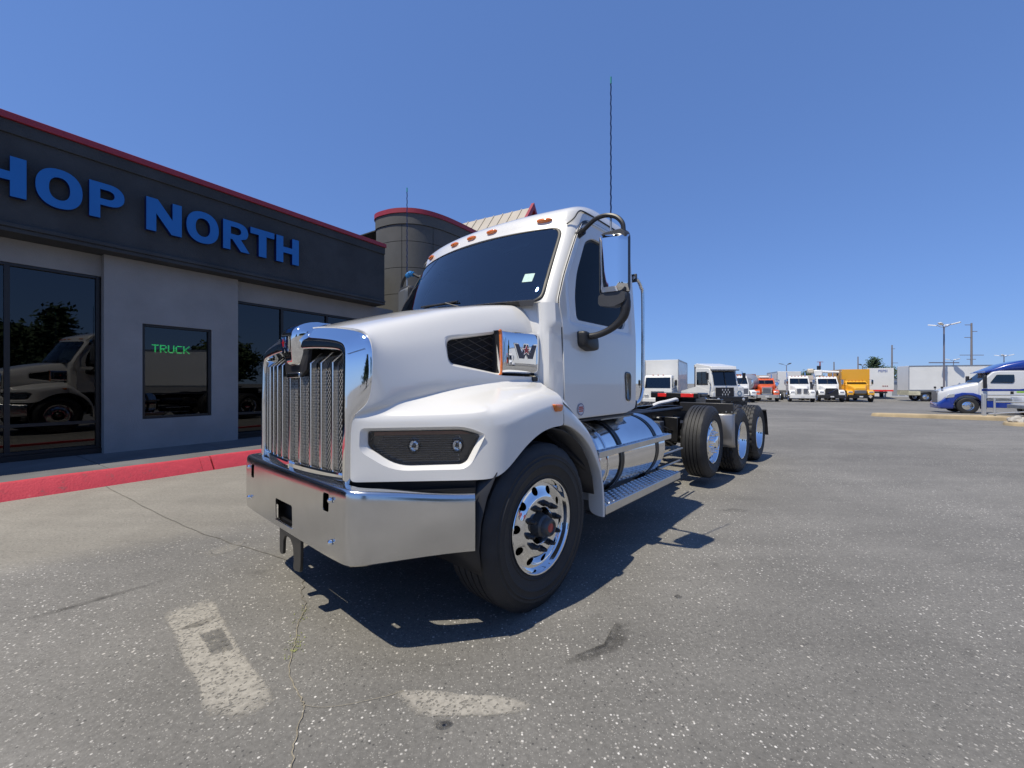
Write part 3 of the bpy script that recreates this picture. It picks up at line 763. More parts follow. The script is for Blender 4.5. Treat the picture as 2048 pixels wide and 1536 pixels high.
# ---- side intake with mesh, amber strip and chrome badge panel
IN_IN = roundpoly([(.455,1.702),(.084,1.770),(.086,1.504),(.452,1.566)], [.045,.012,.012,.045], 5)
NAVY = mat("badge_navy", (0.004, 0.012, 0.045), 0.25, coat=0.6)
BRED = mat("badge_red", (0.42, 0.012, 0.02), 0.3, coat=0.6)
STAR = [(math.cos(R(90 + 36*k))*(1 if k % 2 == 0 else .42), math.sin(R(90 + 36*k))*(1 if k % 2 == 0 else .42)) for k in range(10)]
WSH = [(-1,.5),(-.66,.5),(-.36,-.12),(-.18,.5),(.18,.5),(.36,-.12),(.66,.5),(1,.5),(.62,-.5),(.18,-.5),(0,-.14),(-.18,-.5),(-.62,-.5)]
def badge(parent, fn, w, sg, depth=.004):
    """W badge with a star; fn(u,v,o) maps badge units to space"""
    def shape(pts, o0, o1, m, nm):
        tr = tessellate_polygon([[Vector((p[0], p[1], 0)) for p in pts]]); n_ = len(pts)
        q = MB().add([fn(p[0]*w, p[1]*w, o1) for p in pts] + [fn(p[0]*w, p[1]*w, o0) for p in pts], [tuple(t) for t in tr] + [tuple(i + n_ for i in t)[::-1] for t in tr] + [(i, (i+1) % n_, (i+1) % n_ + n_, i + n_) for i in range(n_)])
        return tb(q, nm, m, parent)
    big = [(p[0]*1.07 + (0.02 if p[0] > 0 else -0.02 if p[0] < 0 else 0), p[1]*1.14) for p in WSH]
    bd = shape(big, 0, depth, CHROME, "badge_rim")
    bd2 = shape(WSH, depth*.5, depth*1.5, NAVY, "badge_letter")
    s1 = shape([(p[0]*.42, p[1]*.42 + .10) for p in STAR], depth*1.2, depth*2, CHROME, "badge_star_rim")
    s2 = shape([(p[0]*.31, p[1]*.31 + .10) for p in STAR], depth*1.8, depth*2.6, BRED, "badge_star")
for sg in (1, -1):
    q = MB(); outl = roundpoly([(.488,1.722),(.088,1.790),(.090,1.488),(.485,1.545)], [.05,.015,.015,.05], 5)
    q.grid([[inb(lerp(.28, x_, 1.035), lerp(1.64, z_, 1.045), -.009, sg, .19) for x_, z_ in outl], [inb(x_, z_, -.010, sg, .19) for x_, z_ in outl], [inb(lerp(a[0], b[0], .7), lerp(a[1], b[1], .7), -.024, sg, .15) for a, b in zip(outl, IN_IN)], [inb(x_, z_, -.046, sg, .1) for x_, z_ in IN_IN], [inb(x_, z_, -.075, sg) for x_, z_ in IN_IN]], closed_u=True)
    itk = tb(q, "air_intake", WHITE, smooth=True, sharp=50)
    q = MB(); q.add([inb(x_, z_, -.074, sg) for x_, z_ in IN_IN], [tuple(range(len(IN_IN)))]); tb(q, "intake_back", VOID, itk)
    q = MB()
    def clip_line(a, b):
        # keep the part of segment inside the intake outline by sampling
        pts = [a.lerp(b, k/40) for k in range(41)]; keep = []
        for p in pts:
            zt = interp([.07,.46], [1.765,1.700], p.x); zb_ = interp([.07,.46], [1.508,1.570], p.x)
            if .082 < p.x < .455 and zb_ < p.y < zt: keep.append(p)
        return (keep[0], keep[-1]) if len(keep) > 1 else None
    for i in range(-10, 16):
        for sl in (.42, -.42):
            r_ = clip_line(Vector((.0, 1.45 + i*.05)), Vector((.55, 1.45 + i*.05 + sl*.55 )) )
            if r_: q.tube([inb(r_[0].x, r_[0].y, -.058, sg), inb(r_[1].x, r_[1].y, -.058, sg)], .0028, 4)
    o_ = tb(q, "intake_mesh", BLACK, itk); o_["kind"] = "stuff"
    # amber light strip wrapping the panel's leading edge
    amb = roundpoly([(.090,1.793),(.062,1.800),(.060,1.480),(.088,1.500)], .006, 2)
    q = MB(); strip = [(.098,1.792),(.085,1.765),(.082,1.53),(.100,1.487)]
    q.tube([inb(p[0], p[1], .012, sg) for p in smooth_path([(a, b, 0) for a, b in strip], 6) for p in [(p.x, p.y)]], .0085, 8)
    sp_ = [(p.x, p.y) for p in smooth_path([(a, b, 0) for a, b in strip], 6)]
    q.grid([[inb(a, b, .012, sg) for a, b in sp_], [inb(a + .003, b, -.004, sg) for a, b in sp_]])
    tb(q, "amber_strip", AMBER, itk, smooth=True)
    tb(MB().grid([[inb(a + .004, b, -.003, sg) for a, b in sp_], [inb(a + .010, b, -.07, sg) for a, b in sp_]]), "strip_backing", BLACK, itk)
    tb(MB().prism(roundpoly([(-.175,1.482),(-.235,1.482),(-.228,1.425),(-.205,1.412),(-.182,1.425)], .012, 2), sg*(yside(-.2)+.012), sg*(yside(-.2)+.032), 'y'), "hood_latch", BLACK, bevel=.005)
    # chrome panel: pillowed plate with turned edges
    prow = []
    xs = [.085,.078,.062,.03,-.10,-.22,-.245,-.253]
    for i, x_ in enumerate(xs):
        zt = interp([-.26,.09], [1.795,1.785], x_); zb_ = interp([-.26,.09], [1.500,1.510], x_)
        ed = (.0, .018, .030, .034, .036, .034, .026, .002)[i]
        prow.append([inb(x_, zt + .006, .0, sg), inb(x_, zt - .002, ed*.75, sg), inb(x_, zt - .018, ed, sg), inb(x_, lerp(zt, zb_, .35), ed + .003, sg), inb(x_, lerp(zt, zb_, .7), ed + .002, sg), inb(x_, zb_ + .030, ed, sg), inb(x_, zb_ + .004, ed*.7, sg), inb(x_, zb_ - .016, -.01, sg)])
    q = MB().grid(prow); cp_ = tb(q, "badge_panel", CHROME, smooth=True, subsurf=2)
    badge(cp_, lambda u, v, o, sg=sg: (-.105 - u*sg if sg > 0 else -.105 - u*sg, sg*(yside(-.105 - u*sg) + .0365 + o), 1.655 + v), .098, sg, .004)
    q = MB(); q.tube([inb(.09, 1.476, -.004, sg), inb(-.24, 1.462, -.004, sg)], .012, 8); tb(q, "panel_seal", RUBBERD, cp_)

# ---- grille surround, bars, mesh, nose badge
def ring_full(half):
    return [(x_, -y_, z_) for x_, y_, z_ in half[:-1]] + half[::-1]
RA = [(1.018,.672,.885),(1.018,.672,1.0),(1.017,.676,1.245),(.990,.702,1.285),(.937,.755,1.345),(.935,.759,1.5),(.935,.758,1.60),(.938,.742,1.672),(.947,.690,1.722),(.968,.53,1.752),(.987,.30,1.78),(1.0,0,1.795)]
RB = [(1.040,.655,.885),(1.040,.655,1.0),(1.040,.655,1.245),(1.040,.655,1.285),(1.038,.655,1.345),(1.036,.655,1.5),(1.034,.654,1.585),(1.033,.640,1.640),(1.033,.600,1.668),(1.045,.46,1.690),(1.060,.26,1.705),(1.072,0,1.712)]
RC = [(1.046,.622,.885),(1.046,.622,1.0),(1.046,.622,1.245),(1.046,.622,1.285),(1.044,.622,1.345),(1.042,.622,1.5),(1.040,.620,1.572),(1.038,.610,1.604),(1.038,.580,1.620),(1.050,.45,1.632),(1.065,.26,1.645),(1.076,0,1.650)]
def mixr(a, b, t, push=0.0): return [(lerp(p[0], q[0], t) + push, lerp(p[1], q[1], t), lerp(p[2], q[2], t) + push*.6) for p, q in zip(a, b)]
RAs = [(x_ - .006, y_ - .004, z_ - .004) for x_, y_, z_ in RA]
RB0 = mixr(RA, RB, .06, .0035); RB1 = mixr(RA, RB, .94, .002); RB2 = mixr(RB, RC, .12)
RC1 = mixr(RB, RC, .92); RD = [(x_ - .012, y_ - .006, z_ - .004) for x_, y_, z_ in RC]; RE = [(x_ - .085, y_ - .008, z_ - .006) for x_, y_, z_ in RC]
q = MB().grid([ring_full(r_) for r_ in (RAs, RB0, RB1, RB2, RC1, RD, RE)])
sur = tb(q, "grille_surround", CHROME, smooth=True, sharp=60, subsurf=2)
q = MB().grid([[(x_ + .0015, y_, z_) for x_, y_, z_ in (( .966,.731,1.625),(1.03,.662,1.595))], [(x_ + .0015, y_, z_ - .0025) for x_, y_, z_ in ((.966,.731,1.625),(1.03,.662,1.595))]])
tb(q, "surround_joint", RUBBERD, sur)
def gx_(y_): return 1.065 - .062*(abs(y_)/.65)**2 - .020
q = MB()
for (z0, z1, pr_, mi) in ((.885, .935, .030, 0),):
    for sg in (1, -1):
        rr = [[(gx_(y_) + pr_*f, sg*y_, z_) for f, z_ in ((0, z0), (.75, z0), (1, z0 + .010), (1, z1 - .010), (.75, z1), (0, z1))] for y_ in [.012 + .638*k/10 for k in range(11)]]
        qq = MB().grid(rr, closed_u=True); qq.f += [tuple(range(6)), tuple(range(60, 66))]; qq.m += [0, 0]
        tb(qq, "lower_grille_bar", CHROME, sur, smooth=True, sharp=35)
tb(MB().box(1.058, 1.088, -.011, .011, .88, .945), "lower_bar_clip", CHROME, sur, bevel=.003)
BARM = mat("satin_grille_bar", (0.72, 0.73, 0.74), 0.17, 1.0)
def bar(y_, w, top=True, z_top=1.555):
    x_ = gx_(y_) + .012
    pts = [(x_, .93), (x_, z_top)] + ([(x_ - .072, z_top + .068)] if top else [])
    rr = []
    for xx, z_ in pts:
        rr.append([(xx - .035, y_ - w*.5, z_), (xx - .004, y_ - w*.5, z_), (xx, y_ - w*.28, z_), (xx, y_ + w*.28, z_), (xx - .004, y_ + w*.5, z_), (xx - .035, y_ + w*.5, z_)])
    return MB().grid(rr, closed_u=True)
for y_ in (.225, .345, .462, .585):
    for sg in (1, -1): tb(bar(sg*y_, .031), "grille_bar", BARM, sur, smooth=True, sharp=30)
for sg in (1, -1): tb(bar(sg*.082, .036, False, 1.50), "grille_bar", BARM, sur, smooth=True, sharp=30)
tb(MB().box(1.015, 1.062, -.098, .098, 1.470, 1.502), "grille_bar", BARM, sur, bevel=.004)
# woven mesh between the bars
MESHM = mat("grille_mesh_wire", (0.52, 0.48, 0.42), 0.45, 0.6)
q = MB(); p_ = .0215
for i in range(int(1.24/p_)):
    y0 = -.62 + i*p_
    for j in range(int(.70/(p_*.8))):
        z0 = .93 + j*p_*.8
        if z0 > 1.60 - .0*(abs(y0)): continue
        if abs(y0) < .20 and z0 > 1.47: continue
        yy = y0 + (p_*.5 if j % 2 else 0)
        if abs(yy) > .60: continue
        xb = gx_(yy) - .018 - (max(0, z0-1.50)*.6)
        for sg in (1, -1):
            a = (xb, yy, z0); b_ = (xb - .003, yy + sg*p_*.5, z0 + p_*.8); w = .0030
            q.add([(a[0], a[1]-w, a[2]), (a[0], a[1]+w, a[2]), (b_[0], b_[1]+w, b_[2]), (b_[0], b_[1]-w, b_[2])], [(0,1,2,3)])
o_ = tb(q, "grille_mesh", MESHM, sur, recalc=False); o_["kind"] = "stuff"
tb(MB().add([(.93,-.66,.86),(.93,.66,.86),(.90,.66,1.66),(.90,-.66,1.66)], [(0,1,2,3)]), "grille_back", VOID, sur)
q = MB().add([(1.03,-.20,1.66),(1.03,.20,1.66),(1.035,.17,1.52),(1.045,.10,1.475),(1.045,-.10,1.475),(1.035,-.17,1.52)], [(0,1,2,3,4,5)])
tb(q, "nose_backing_plate", BLACK, sur, solid=.02)
# nose badge: chrome shield rolling from hood top over the grille
nose = []
for (x_, z_, w, d) in ((.870,1.826,.100,.0),(.92,1.838,.104,.016),(1.00,1.826,.108,.030),(1.052,1.803,.110,.038),(1.092,1.770,.110,.042),(1.108,1.735,.104,.042),(1.104,1.66,.092,.040),(1.092,1.60,.078,.036),(1.078,1.56,.062,.028),(1.05,1.548,.05,.0)):
    nx, nz = (0.25, 1.0) if z_ > 1.80 else (1.0, .25)
    l_ = math.hypot(nx, nz); nx, nz = nx/l_, nz/l_
    nose.append([(x_ - nx*d*1.3 - .01, -w*1.25, z_ - nz*d*1.3), (x_ - nx*d*.5, -w*1.06, z_ - nz*d*.5), (x_ - nx*.004, -w*.86, z_ - nz*.004), (x_, -w*.78, z_), (x_, 0, z_ + .002), (x_, w*.78, z_), (x_ - nx*.004, w*.86, z_ - nz*.004), (x_ - nx*d*.5, w*1.06, z_ - nz*d*.5), (x_ - nx*d*1.3 - .01, w*1.25, z_ - nz*d*1.3)])
ns = tb(MB().grid(nose), "nose_badge", CHROME, smooth=True, subsurf=2)
badge(ns, lambda u, v, o: (1.1045 + v*.06 + o, u*.72, 1.678 + v*1.0), .086, 1, .006)

# ---- bumper
bz0, bz1 = .50, .893
plan_b = smooth_path([(.600,1.203,0),(.725,1.105,0),(.86,.999,0),(.995,.893,0),(1.042,.855,0),(1.076,.818,0),(1.096,.785,0),(1.105,.72,0),(1.112,.55,0),(1.114,.28,0),(1.115,0,0)], 3)
full = [(p.x, p.y) for p in plan_b] + [(p.x, -p.y) for p in plan_b[::-1][1:]]
sec = [(.0,-.055,.012),(.0,-.012,.0),(.0,.0,.010),(.0,.004,.06),(.0,.006,.20),(.0,.004,.33),(.0,.0,.372),(.0,-.008,.387),(.0,-.022,.393),(.0,-.070,.393),(0,-.075,.386),(0,-.03,.384),(0,-.014,.36)]
rr = []
for i, (x_, y_) in enumerate(full):
    a, b_ = full[max(0, i-1)], full[min(len(full)-1, i+1)]; t = Vector((b_[0]-a[0], b_[1]-a[1])).normalized(); nrm = Vector((-t.y, t.x)); nrm = nrm if nrm.dot(Vector((1, y_))) > 0 else -nrm
    end = sstep(.75, 1.2, abs(y_)); zb_ = lerp(bz0, .538, end); zt = lerp(bz1, .846, end)
    rr.append([(x_ + nrm.x*o_, y_ + nrm.y*o_, lerp(zb_, zt, h_/.393)) for _, o_, h_ in sec])
bq = MB().grid(rr)
bump_ = tb(bq, "bumper", BUMPER, smooth=True, sharp=45)
cs_ = []
def bcut(y0, y1, z0, z1, r_):
    q = MB().prism(rrect(y0, y1, z0, z1, r_, 4), 1.02, 1.20, 'x'); cs_.append(q.build("cutter", WHITE))
bcut(-.125, .145, .560, .692, .015)
for sg in (1, -1): bcut(sg*.590-.032, sg*.590+.032, .752, .848, .012)
md = bump_.modifiers.new('solid', 'SOLIDIFY'); md.thickness = .005; md.offset = -1
bake(bump_)
cut(bump_, cs_)
bump_.data.polygons.foreach_set("use_smooth", [True]*len(bump_.data.polygons)); bump_.data.set_sharp_from_angle(angle=R(40))
md = bump_.modifiers.new("wn", 'WEIGHTED_NORMAL'); md.keep_sharp = True
q = MB()
rr = []
for i in range(len(full)):
    x_, y_ = full[i]; rr.append([(x_*.90, y_*.95, .56), (x_*.90, y_*.95, .86)])
tb(MB().grid(rr), "bumper_backing", VOID, bump_)
for y_ in (.652, -.652):
    for z_ in (.822, .600):
        q = MB(); q.lathe([(.0, .016), (.008, .0155), (.014, .010), (.0155, .0), ], 12, 'x', (1.117, y_, z_)); tb(q, "bumper_bolt", CHROME, bump_, smooth=True)
tb(MB().box(1.104, 1.124, -.128, .148, .549, .557), "licence_ledge", BUMPER, bump_, bevel=.002)
tb(MB().box(1.02, 1.045, -.30, .32, .505, .76), "bumper_shade_sheet", VOID, bump_)  # near-black sheet added as shade behind the licence opening
th_ = [(0,0),(.055,0),(.058,.02),(.052,.10),(.062,.125),(.085,.130),(.108,.125),(.115,.10),(.105,-.085),(.130,-.105),(.165,-.10),(.165,.17),(0,.17)]
tb(MB().prism(roundpoly([(-.145,.56),(-.145,.335),(-.130,.318),(-.085,.325),(-.078,.42),(-.05,.458),(.03,.458),(.075,.42),(.090,.33),(.075,.295),(.095,.275),(.185,.290),(.195,.35),(.20,.56)], .012, 2), 1.072, 1.090, 'x'), "tow_bracket", FRAME, bump_, bevel=.003)
tb(MB().prism([(.34 + u, .375 + v) for u, v in [(0,.0),(.045,.0),(.050,.085),(.075,.110),(.115,.110),(.140,.085),(.150,.0),(.20,.0),(.215,.20),(0,.20)]], .93, .948, 'x'), "tow_bracket", FRAME, bump_, bevel=.003)
# ---- cab shell: stacked outlines lofted, then windows cut
def cab_ring(z, xf, xc, yc, ys, xr, rear_r=.09, fr=.10, rin=0.0):
    """half outline: centre front -> corner -> side -> rear centre.  xf: front centre x, (xc,yc): front corner, ys: side y, xr: rear x"""
    pts = []
    for k in range(7):
        t = k/6; y_ = yc*t; pts.append((xf - (xf-xc)*(t**2.2), y_, z))
    pts += [(xc - .012, yc + (ys-yc)*.35, z), (xc - .05, yc + (ys-yc)*.72, z), (xc - .12, yc + (ys-yc)*.95, z)]
    for k in range(1, 8): pts.append((lerp(xc - .12, xr + rear_r, k/8), ys, z))
    for k in range(0, 5):
        a = R(90*k/4); pts.append((xr + rear_r - rear_r*math.sin(a), ys - rear_r + rear_r*math.cos(a), z))
    for k in (.66, .33, 0): pts.append((xr, (ys-rear_r)*k, z))
    return pts
XR = -1.735
CZ = [ # z, xf, xc, yc, ys
 (1.150,-.26,-.26,.90,1.055,-1.715),(1.165,-.25,-.25,.92,1.066,-1.73),(1.40,-.24,-.24,.94,1.070,XR),(1.80,-.24,-.24,.95,1.070,XR),
 (1.90,-.18,-.26,.97,1.066,XR),(2.01,-.11,-.29,.982,1.060,XR),(2.06,-.085,-.31,.985,1.056,XR),(2.30,-.225,-.435,.970,1.040,XR),(2.56,-.38,-.585,.948,1.020,XR),
 (2.70,-.462,-.655,.928,1.006,XR),(2.735,-.484,-.668,.918,1.001,XR),(2.78,-.499,-.672,.908,.994,XR),(2.82,-.525,-.688,.900,.986,XR),(2.87,-.57,-.71,.892,.975,XR+.004),(2.92,-.70,-.81,.875,.960,XR+.012),(2.98,-.86,-.95,.845,.925,XR+.03),(3.03,-1.02,-1.10,.78,.865,XR+.07),(3.06,-1.15,-1.21,.58,.66,XR+.20),(3.068,-1.22,-1.27,.3,.36,XR+.32)]
rows = [cab_ring(*a[:5], a[5]) for a in CZ]
cabm = MB()
full_rows = []
for r_ in rows: full_rows.append(r_ + [(x_, -y_, z_) for x_, y_, z_ in r_[1:-1]][::-1])
cabm.grid(full_rows, closed_u=True)
nL = len(full_rows[0]); cabm.f.append(tuple(range(nL))); cabm.m.append(0)
cabm.f.append(tuple(range((len(rows)-1)*nL, len(rows)*nL))); cabm.m.append(0)
cab = tb(cabm, "cab", [WHITE, DASH], merge=.0003, smooth=True, subsurf=1)
md = cab.modifiers.new("solid", 'SOLIDIFY'); md.thickness = .035; md.offset = -1; md.material_offset = 1; md.material_offset_rim = 0
bake(cab)
def zlin(tab, z, i): return interp([a[0] for a in tab], [a[i] for a in tab], z)
def front_x(y_, z_):
    xf, xc, yc = zlin(CZ, z_, 1), zlin(CZ, z_, 2), zlin(CZ, z_, 3); t = min(1.0, abs(y_)/yc)
    return xf - (xf-xc)*(t**2.2)
def side_y(z_): return zlin(CZ, z_, 4)
# windscreen outline in (y, z), used for hole, glass and rubber
WS = roundpoly([(-.965,2.045),(.965,2.045),(.905,2.692),(-.905,2.692)], [.07,.07,.09,.09], 6)
def densify(poly, step=.06):
    out = []
    for i, a in enumerate(poly):
        b = poly[(i+1) % len(poly)]; n_ = max(1, int(math.hypot(b[0]-a[0], b[1]-a[1])/step))
        out += [(lerp(a[0], b[0], k/n_), lerp(a[1], b[1], k/n_)) for k in range(n_)]
    return out
WS = densify(WS)
WS_HOLE = roundpoly([(-.960,2.05),(.960,2.05),(.900,2.686),(-.900,2.686)], [.07,.07,.09,.09], 6)
c1 = MB().prism(WS_HOLE, -.75, .3, 'x').build("cutter", WHITE)
DW = roundpoly([(-.615,1.93),(-1.42,1.93),(-1.46,2.06),(-1.46,2.655),(-.94,2.655),(-.825,2.60),(-.655,2.30),(-.605,2.10)], [.05,.12,.10,.10,.10,.10,.08,.08], 6)
DW_HOLE = roundpoly([(-.610,1.925),(-1.425,1.925),(-1.465,2.06),(-1.465,2.66),(-.935,2.66),(-.82,2.605),(-.65,2.30),(-.60,2.10)], [.05,.12,.10,.10,.10,.10,.08,.08], 6)
c2 = MB().prism(DW_HOLE, -1.4, 1.4, 'y').build("cutter", WHITE)
c3 = MB().prism(rrect(-.62, .62, 2.10, 2.62, .08), -1.9, -1.55, 'x').build("cutter", WHITE)
cut(cab, [c1, c2, c3])
cab.data.polygons.foreach_set("use_smooth", [True]*len(cab.data.polygons)); cab.data.set_sharp_from_angle(angle=R(38))
md = cab.modifiers.new("wn", 'WEIGHTED_NORMAL'); md.keep_sharp = True
def ws_pt(p, o=0.0): return (front_x(p[0], p[1]) + o, p[0], p[1] + o*.5)
# windscreen glass as a fine sheet following the front
q = MB(); cz_ = 2.335; N = len(WS)
rr = [[ws_pt((lerp(p[0], 0, f), lerp(p[1], cz_, f)), .002) for p in WS] for f in (0, .15, .3, .45, .6, .75, .9, .995)]
ws = tb(MB().grid(rr, closed_u=True), "windscreen", WSGLASS, cab, smooth=True, sharp=None)
q = MB(); rr = []
cen = Vector((0, cz_))
for p in WS:
    a = Vector(p); out = (a - cen).normalized()
    def e(k): 
        b_ = a + out*k; return (b_.x, b_.y)
    rr.append([ws_pt(e(-.010), .003), ws_pt(e(-.006), .006), ws_pt(e(.004), .007), ws_pt(e(.012), .005), ws_pt(e(.015), -.004)])
tb(MB().grid([list(r_) for r_ in zip(*rr)], closed_u=True), "windscreen_rubber", RUBBERD, cab, smooth=True)
# trim line along the driver-side pillar, visor shade band, sticker, wipers
STK = mat("inspection_sticker", (0.42, 0.60, 0.54), 0.6, var=0.15, vscale=60)
tb(MB().grid([[ws_pt((y_, z_), .004) for y_ in (.775, .80, .825, .85)] for z_ in (2.205, 2.24, 2.275)]), "sticker", STK, cab)
for y0, y1, z1 in ((.32, -.02, 2.10), (-.30, -.66, 2.10)):
    q = MB(); q.tube([(front_x(y0, 2.03) + .02, y0, 2.04), (front_x(lerp(y0, y1, .5), 2.07) + .03, lerp(y0, y1, .5), 2.095), (front_x(y1, 2.09) + .02, y1, z1)], .006, 6)
    w_ = tb(q, "wiper", BLACK, cab)
    q = MB(); q.tube([(front_x(y1 + .28, 2.085) + .012, y1 + .28, 2.10), (front_x(y1 - .22, 2.10) + .012, y1 - .22, 2.115)], .008, 6); tb(q, "wiper_blade", BLACK, w_)
# cowl fillers between hood and screen
q = MB(); rr = []
for y_ in [-.96 + .12*k for k in range(17)]:
    y_ = max(-.955, min(.955, y_)); fx = front_x(y_, 2.05)
    rr.append([(fx + .012, y_, 2.052), (fx + .06, y_, 2.035), (-.20, y_, min(2.03, 1.99 + .05*(1-(y_/.96)**2)))])
tb(MB().grid(rr), "cowl", BLACK, cab, smooth=True)
# cowl side cover between the hood and the door
for sg in (1, -1):
    q = MB(); zs_ = [1.16, 1.40, 1.60, 1.78, 1.842, 1.856, 1.90, 1.95, 1.99, 2.02]
    rr = []
    for z_ in zs_:
        yy = side_y(z_); rec = .03*sstep(1.852, 1.835, z_)*sstep(1.15, 1.3, z_)
        rr.append([(-.262, sg*(yy - .115), z_), (-.264, sg*(yy - .085 + .02), z_), (-.285, sg*(yy - .030), z_), (-.325, sg*(yy - rec*.5 + .004), z_), (-.395, sg*(yy + .012 - rec*.3), z_), (-.412, sg*(yy + .010), z_), (-.416, sg*(yy - .02), z_)])
    tb(MB().grid(rr), "cowl_side_panel", WHITE, cab, smooth=True, sharp=30)
# ---- doors: panel with scooped window surround
def scoop(x_, z_):
    zt = sstep(1.872, 1.93, z_)*sstep(2.80, 2.74, z_); xt = sstep(-1.56, -1.48, x_)*sstep(-.46, -.56, x_ + (.60*(z_-2.25) if z_ > 2.25 else 0.0))
    return .026*zt*xt
DOOR = roundpoly([(-.430,1.162),(-1.42,1.162),(-1.63,1.20),(-1.63,2.66),(-1.57,2.80),(-.93,2.80),(-.80,2.765),(-.715,2.67),(-.625,2.53),(-.46,2.25),(-.362,2.03),(-.395,1.90)], [.02,.03,.06,.10,.12,.10,.08,.10,.1,.08,.04,.06], 5)
for sg in (1, -1):
    q = MB(); nx_, nz_ = 96, 120
    rr = [[(x_, sg*(side_y(z_) + .014 - scoop(x_, z_)), z_) for x_ in [-.33 - 1.34*i/nx_ for i in range(nx_+1)]] for z_ in [1.14 + 1.70*j/nz_ for j in range(nz_+1)]]
    door = tb(MB().grid(rr), "door", WHITE, cab, smooth=True, sharp=None)
    md = door.modifiers.new("solid", 'SOLIDIFY'); md.thickness = .024; md.offset = -1
    k1 = MB().prism(DOOR, sg*.8, sg*1.25, 'y').build("cutter", WHITE); k2 = MB().prism(DW, sg*.8, sg*1.25, 'y').build("cutter", WHITE)
    cut(door, [k1], op='INTERSECT'); cut(door, [k2])
    door.data.polygons.foreach_set("use_smooth", [True]*len(door.data.polygons)); door.data.set_sharp_from_angle(angle=R(40))
    # seam rubber just behind the door edge
    rr = []
    cen = Vector((-1.0, 2.0))
    for p in DOOR:
        a = Vector(p); out = (a-cen).normalized(); b1, b2 = a + out*.008, a - out*.02
        rr.append([(b1.x, sg*(side_y(b1.y) + .003), b1.y), (b1.x, sg*(side_y(b1.y) + .0085), b1.y), (b2.x, sg*(side_y(b2.y) + .0085), b2.y)])
    tb(MB().grid([list(r_) for r_ in zip(*rr)], closed_u=True), "door_seal", RUBBERD, door)
    q = MB(); n_ = len(DW); q.add([(x_, sg*(side_y(z_) - .022), z_) for x_, z_ in DW], [tuple(range(n_))]); tb(q, "door_glass", DOORGLASS, door)
    rr = []; cen = Vector((-1.07, 2.27))
    for p in DW:
        a = Vector(p); out = (a-cen).normalized(); b1 = a - out*.018
        yy = sg*(side_y(a.y) + .014 - scoop(*p)); rr.append([(a.x, yy - sg*.004, a.y), (lerp(a.x, b1.x, .4), yy - sg*.002, lerp(a.y, b1.y, .4)), (b1.x, sg*(side_y(b1.y) - .021), b1.y)])
    tb(MB().grid([list(r_) for r_ in zip(*rr)], closed_u=True), "window_seal", RUBBERD, door, smooth=True)
    # pull handle in a dark oval recess
    ov = roundpoly([(-1.385,1.545),(-1.525,1.535),(-1.515,1.265),(-1.415,1.275)], [.05,.05,.04,.04], 6)
    q = MB(); n_ = len(ov); c_ = (-1.46, 1.405)
    q.grid([[(x_, sg*1.0865, z_) for x_, z_ in ov], [(lerp(x_, c_[0], .06), sg*1.090, lerp(z_, c_[1], .03)) for x_, z_ in ov], [(lerp(x_, c_[0], .25), sg*1.091, lerp(z_, c_[1], .10)) for x_, z_ in ov], [(lerp(x_, c_[0], .42), sg*1.0845, lerp(z_, c_[1], .16)) for x_, z_ in ov], [(c_[0], sg*1.0845, c_[1]) for _ in ov]], closed_u=True)
    tb(q, "door_handle", mat("handle_black", (0.008, 0.008, 0.010), 0.22, coat=0.6), door, smooth=True)
    q = MB(); q.box(-1.60, -1.54, sg*1.006, sg*1.012, 2.585, 2.598); tb(q, "door_vent", RUBBERD, door)
# round maintenance sticker low on the driver door
q = MB(); q.lathe([(0, .0), (.049, .0)], 28, 'y', (-.64, 1.0862, 1.232)); stk = tb(q, "round_decal", mat("decal_white", (0.58, 0.57, 0.60), 0.5), cab)
q = MB(); q.lathe([(.040, .0006), (.047, .0006)], 28, 'y', (-.64, 1.0862, 1.232)); tb(q, "decal_ring", mat("decal_grey", (0.16, 0.17, 0.28), 0.5), stk)
q = MB()
for z0, w_ in ((.016, .030), (.002, .036), (-.014, .030)): q.box(-.64 - w_, -.64 + w_, 1.0866, 1.0872, 1.232 + z0 - .004, 1.232 + z0 + .006)
tb(q, "decal_print", mat("decal_red", (0.45, 0.07, 0.05), 0.5), stk)
# clearance lights on the brow
for y_ in (.7535, .2509, 0.0, -.2509, -.7535):
    z_ = 2.778
    x_ = front_x(y_, z_); q = MB(); L_ = .062 if abs(y_) > .5 else .055
    tilt = -(.672-.499)/.908*2.2*abs(y_/.908)**1.2*(1 if y_ > 0 else -1)
    rr = []
    for k in range(20):
        a = 2*math.pi*k/20; u = L_*math.copysign(abs(math.cos(a))**.7, math.cos(a)); v = .017*math.copysign(abs(math.sin(a))**.8, math.sin(a))
        rr.append((u, v))
    q.grid([[(x_ + u*f*tilt + e, y_ + u*f, z_ + v*f + .0) for u, v in rr] for f, e in ((1.0, -.012), (1.0, .006), (.9, .016), (.6, .022), (.02, .024))], closed_u=True)
    tb(q, "clearance_light", AMBER, cab, smooth=True)
# roof ribs on the far side of the roof
for y_ in (-.45, .45):
    q = MB(); rr = []
    for x_, z_ in ((-.78, 2.885), (-.90, 2.935), (-1.1, 2.99), (-1.4, 3.005), (-1.55, 2.99)):
        rr.append([(x_, y_-.05, z_-.02), (x_, y_-.03, z_+.010), (x_, y_+.03, z_+.010), (x_, y_+.05, z_-.02)])
    tb(MB().grid(rr), "roof_rib", WHITE, cab, smooth=True, subsurf=1)
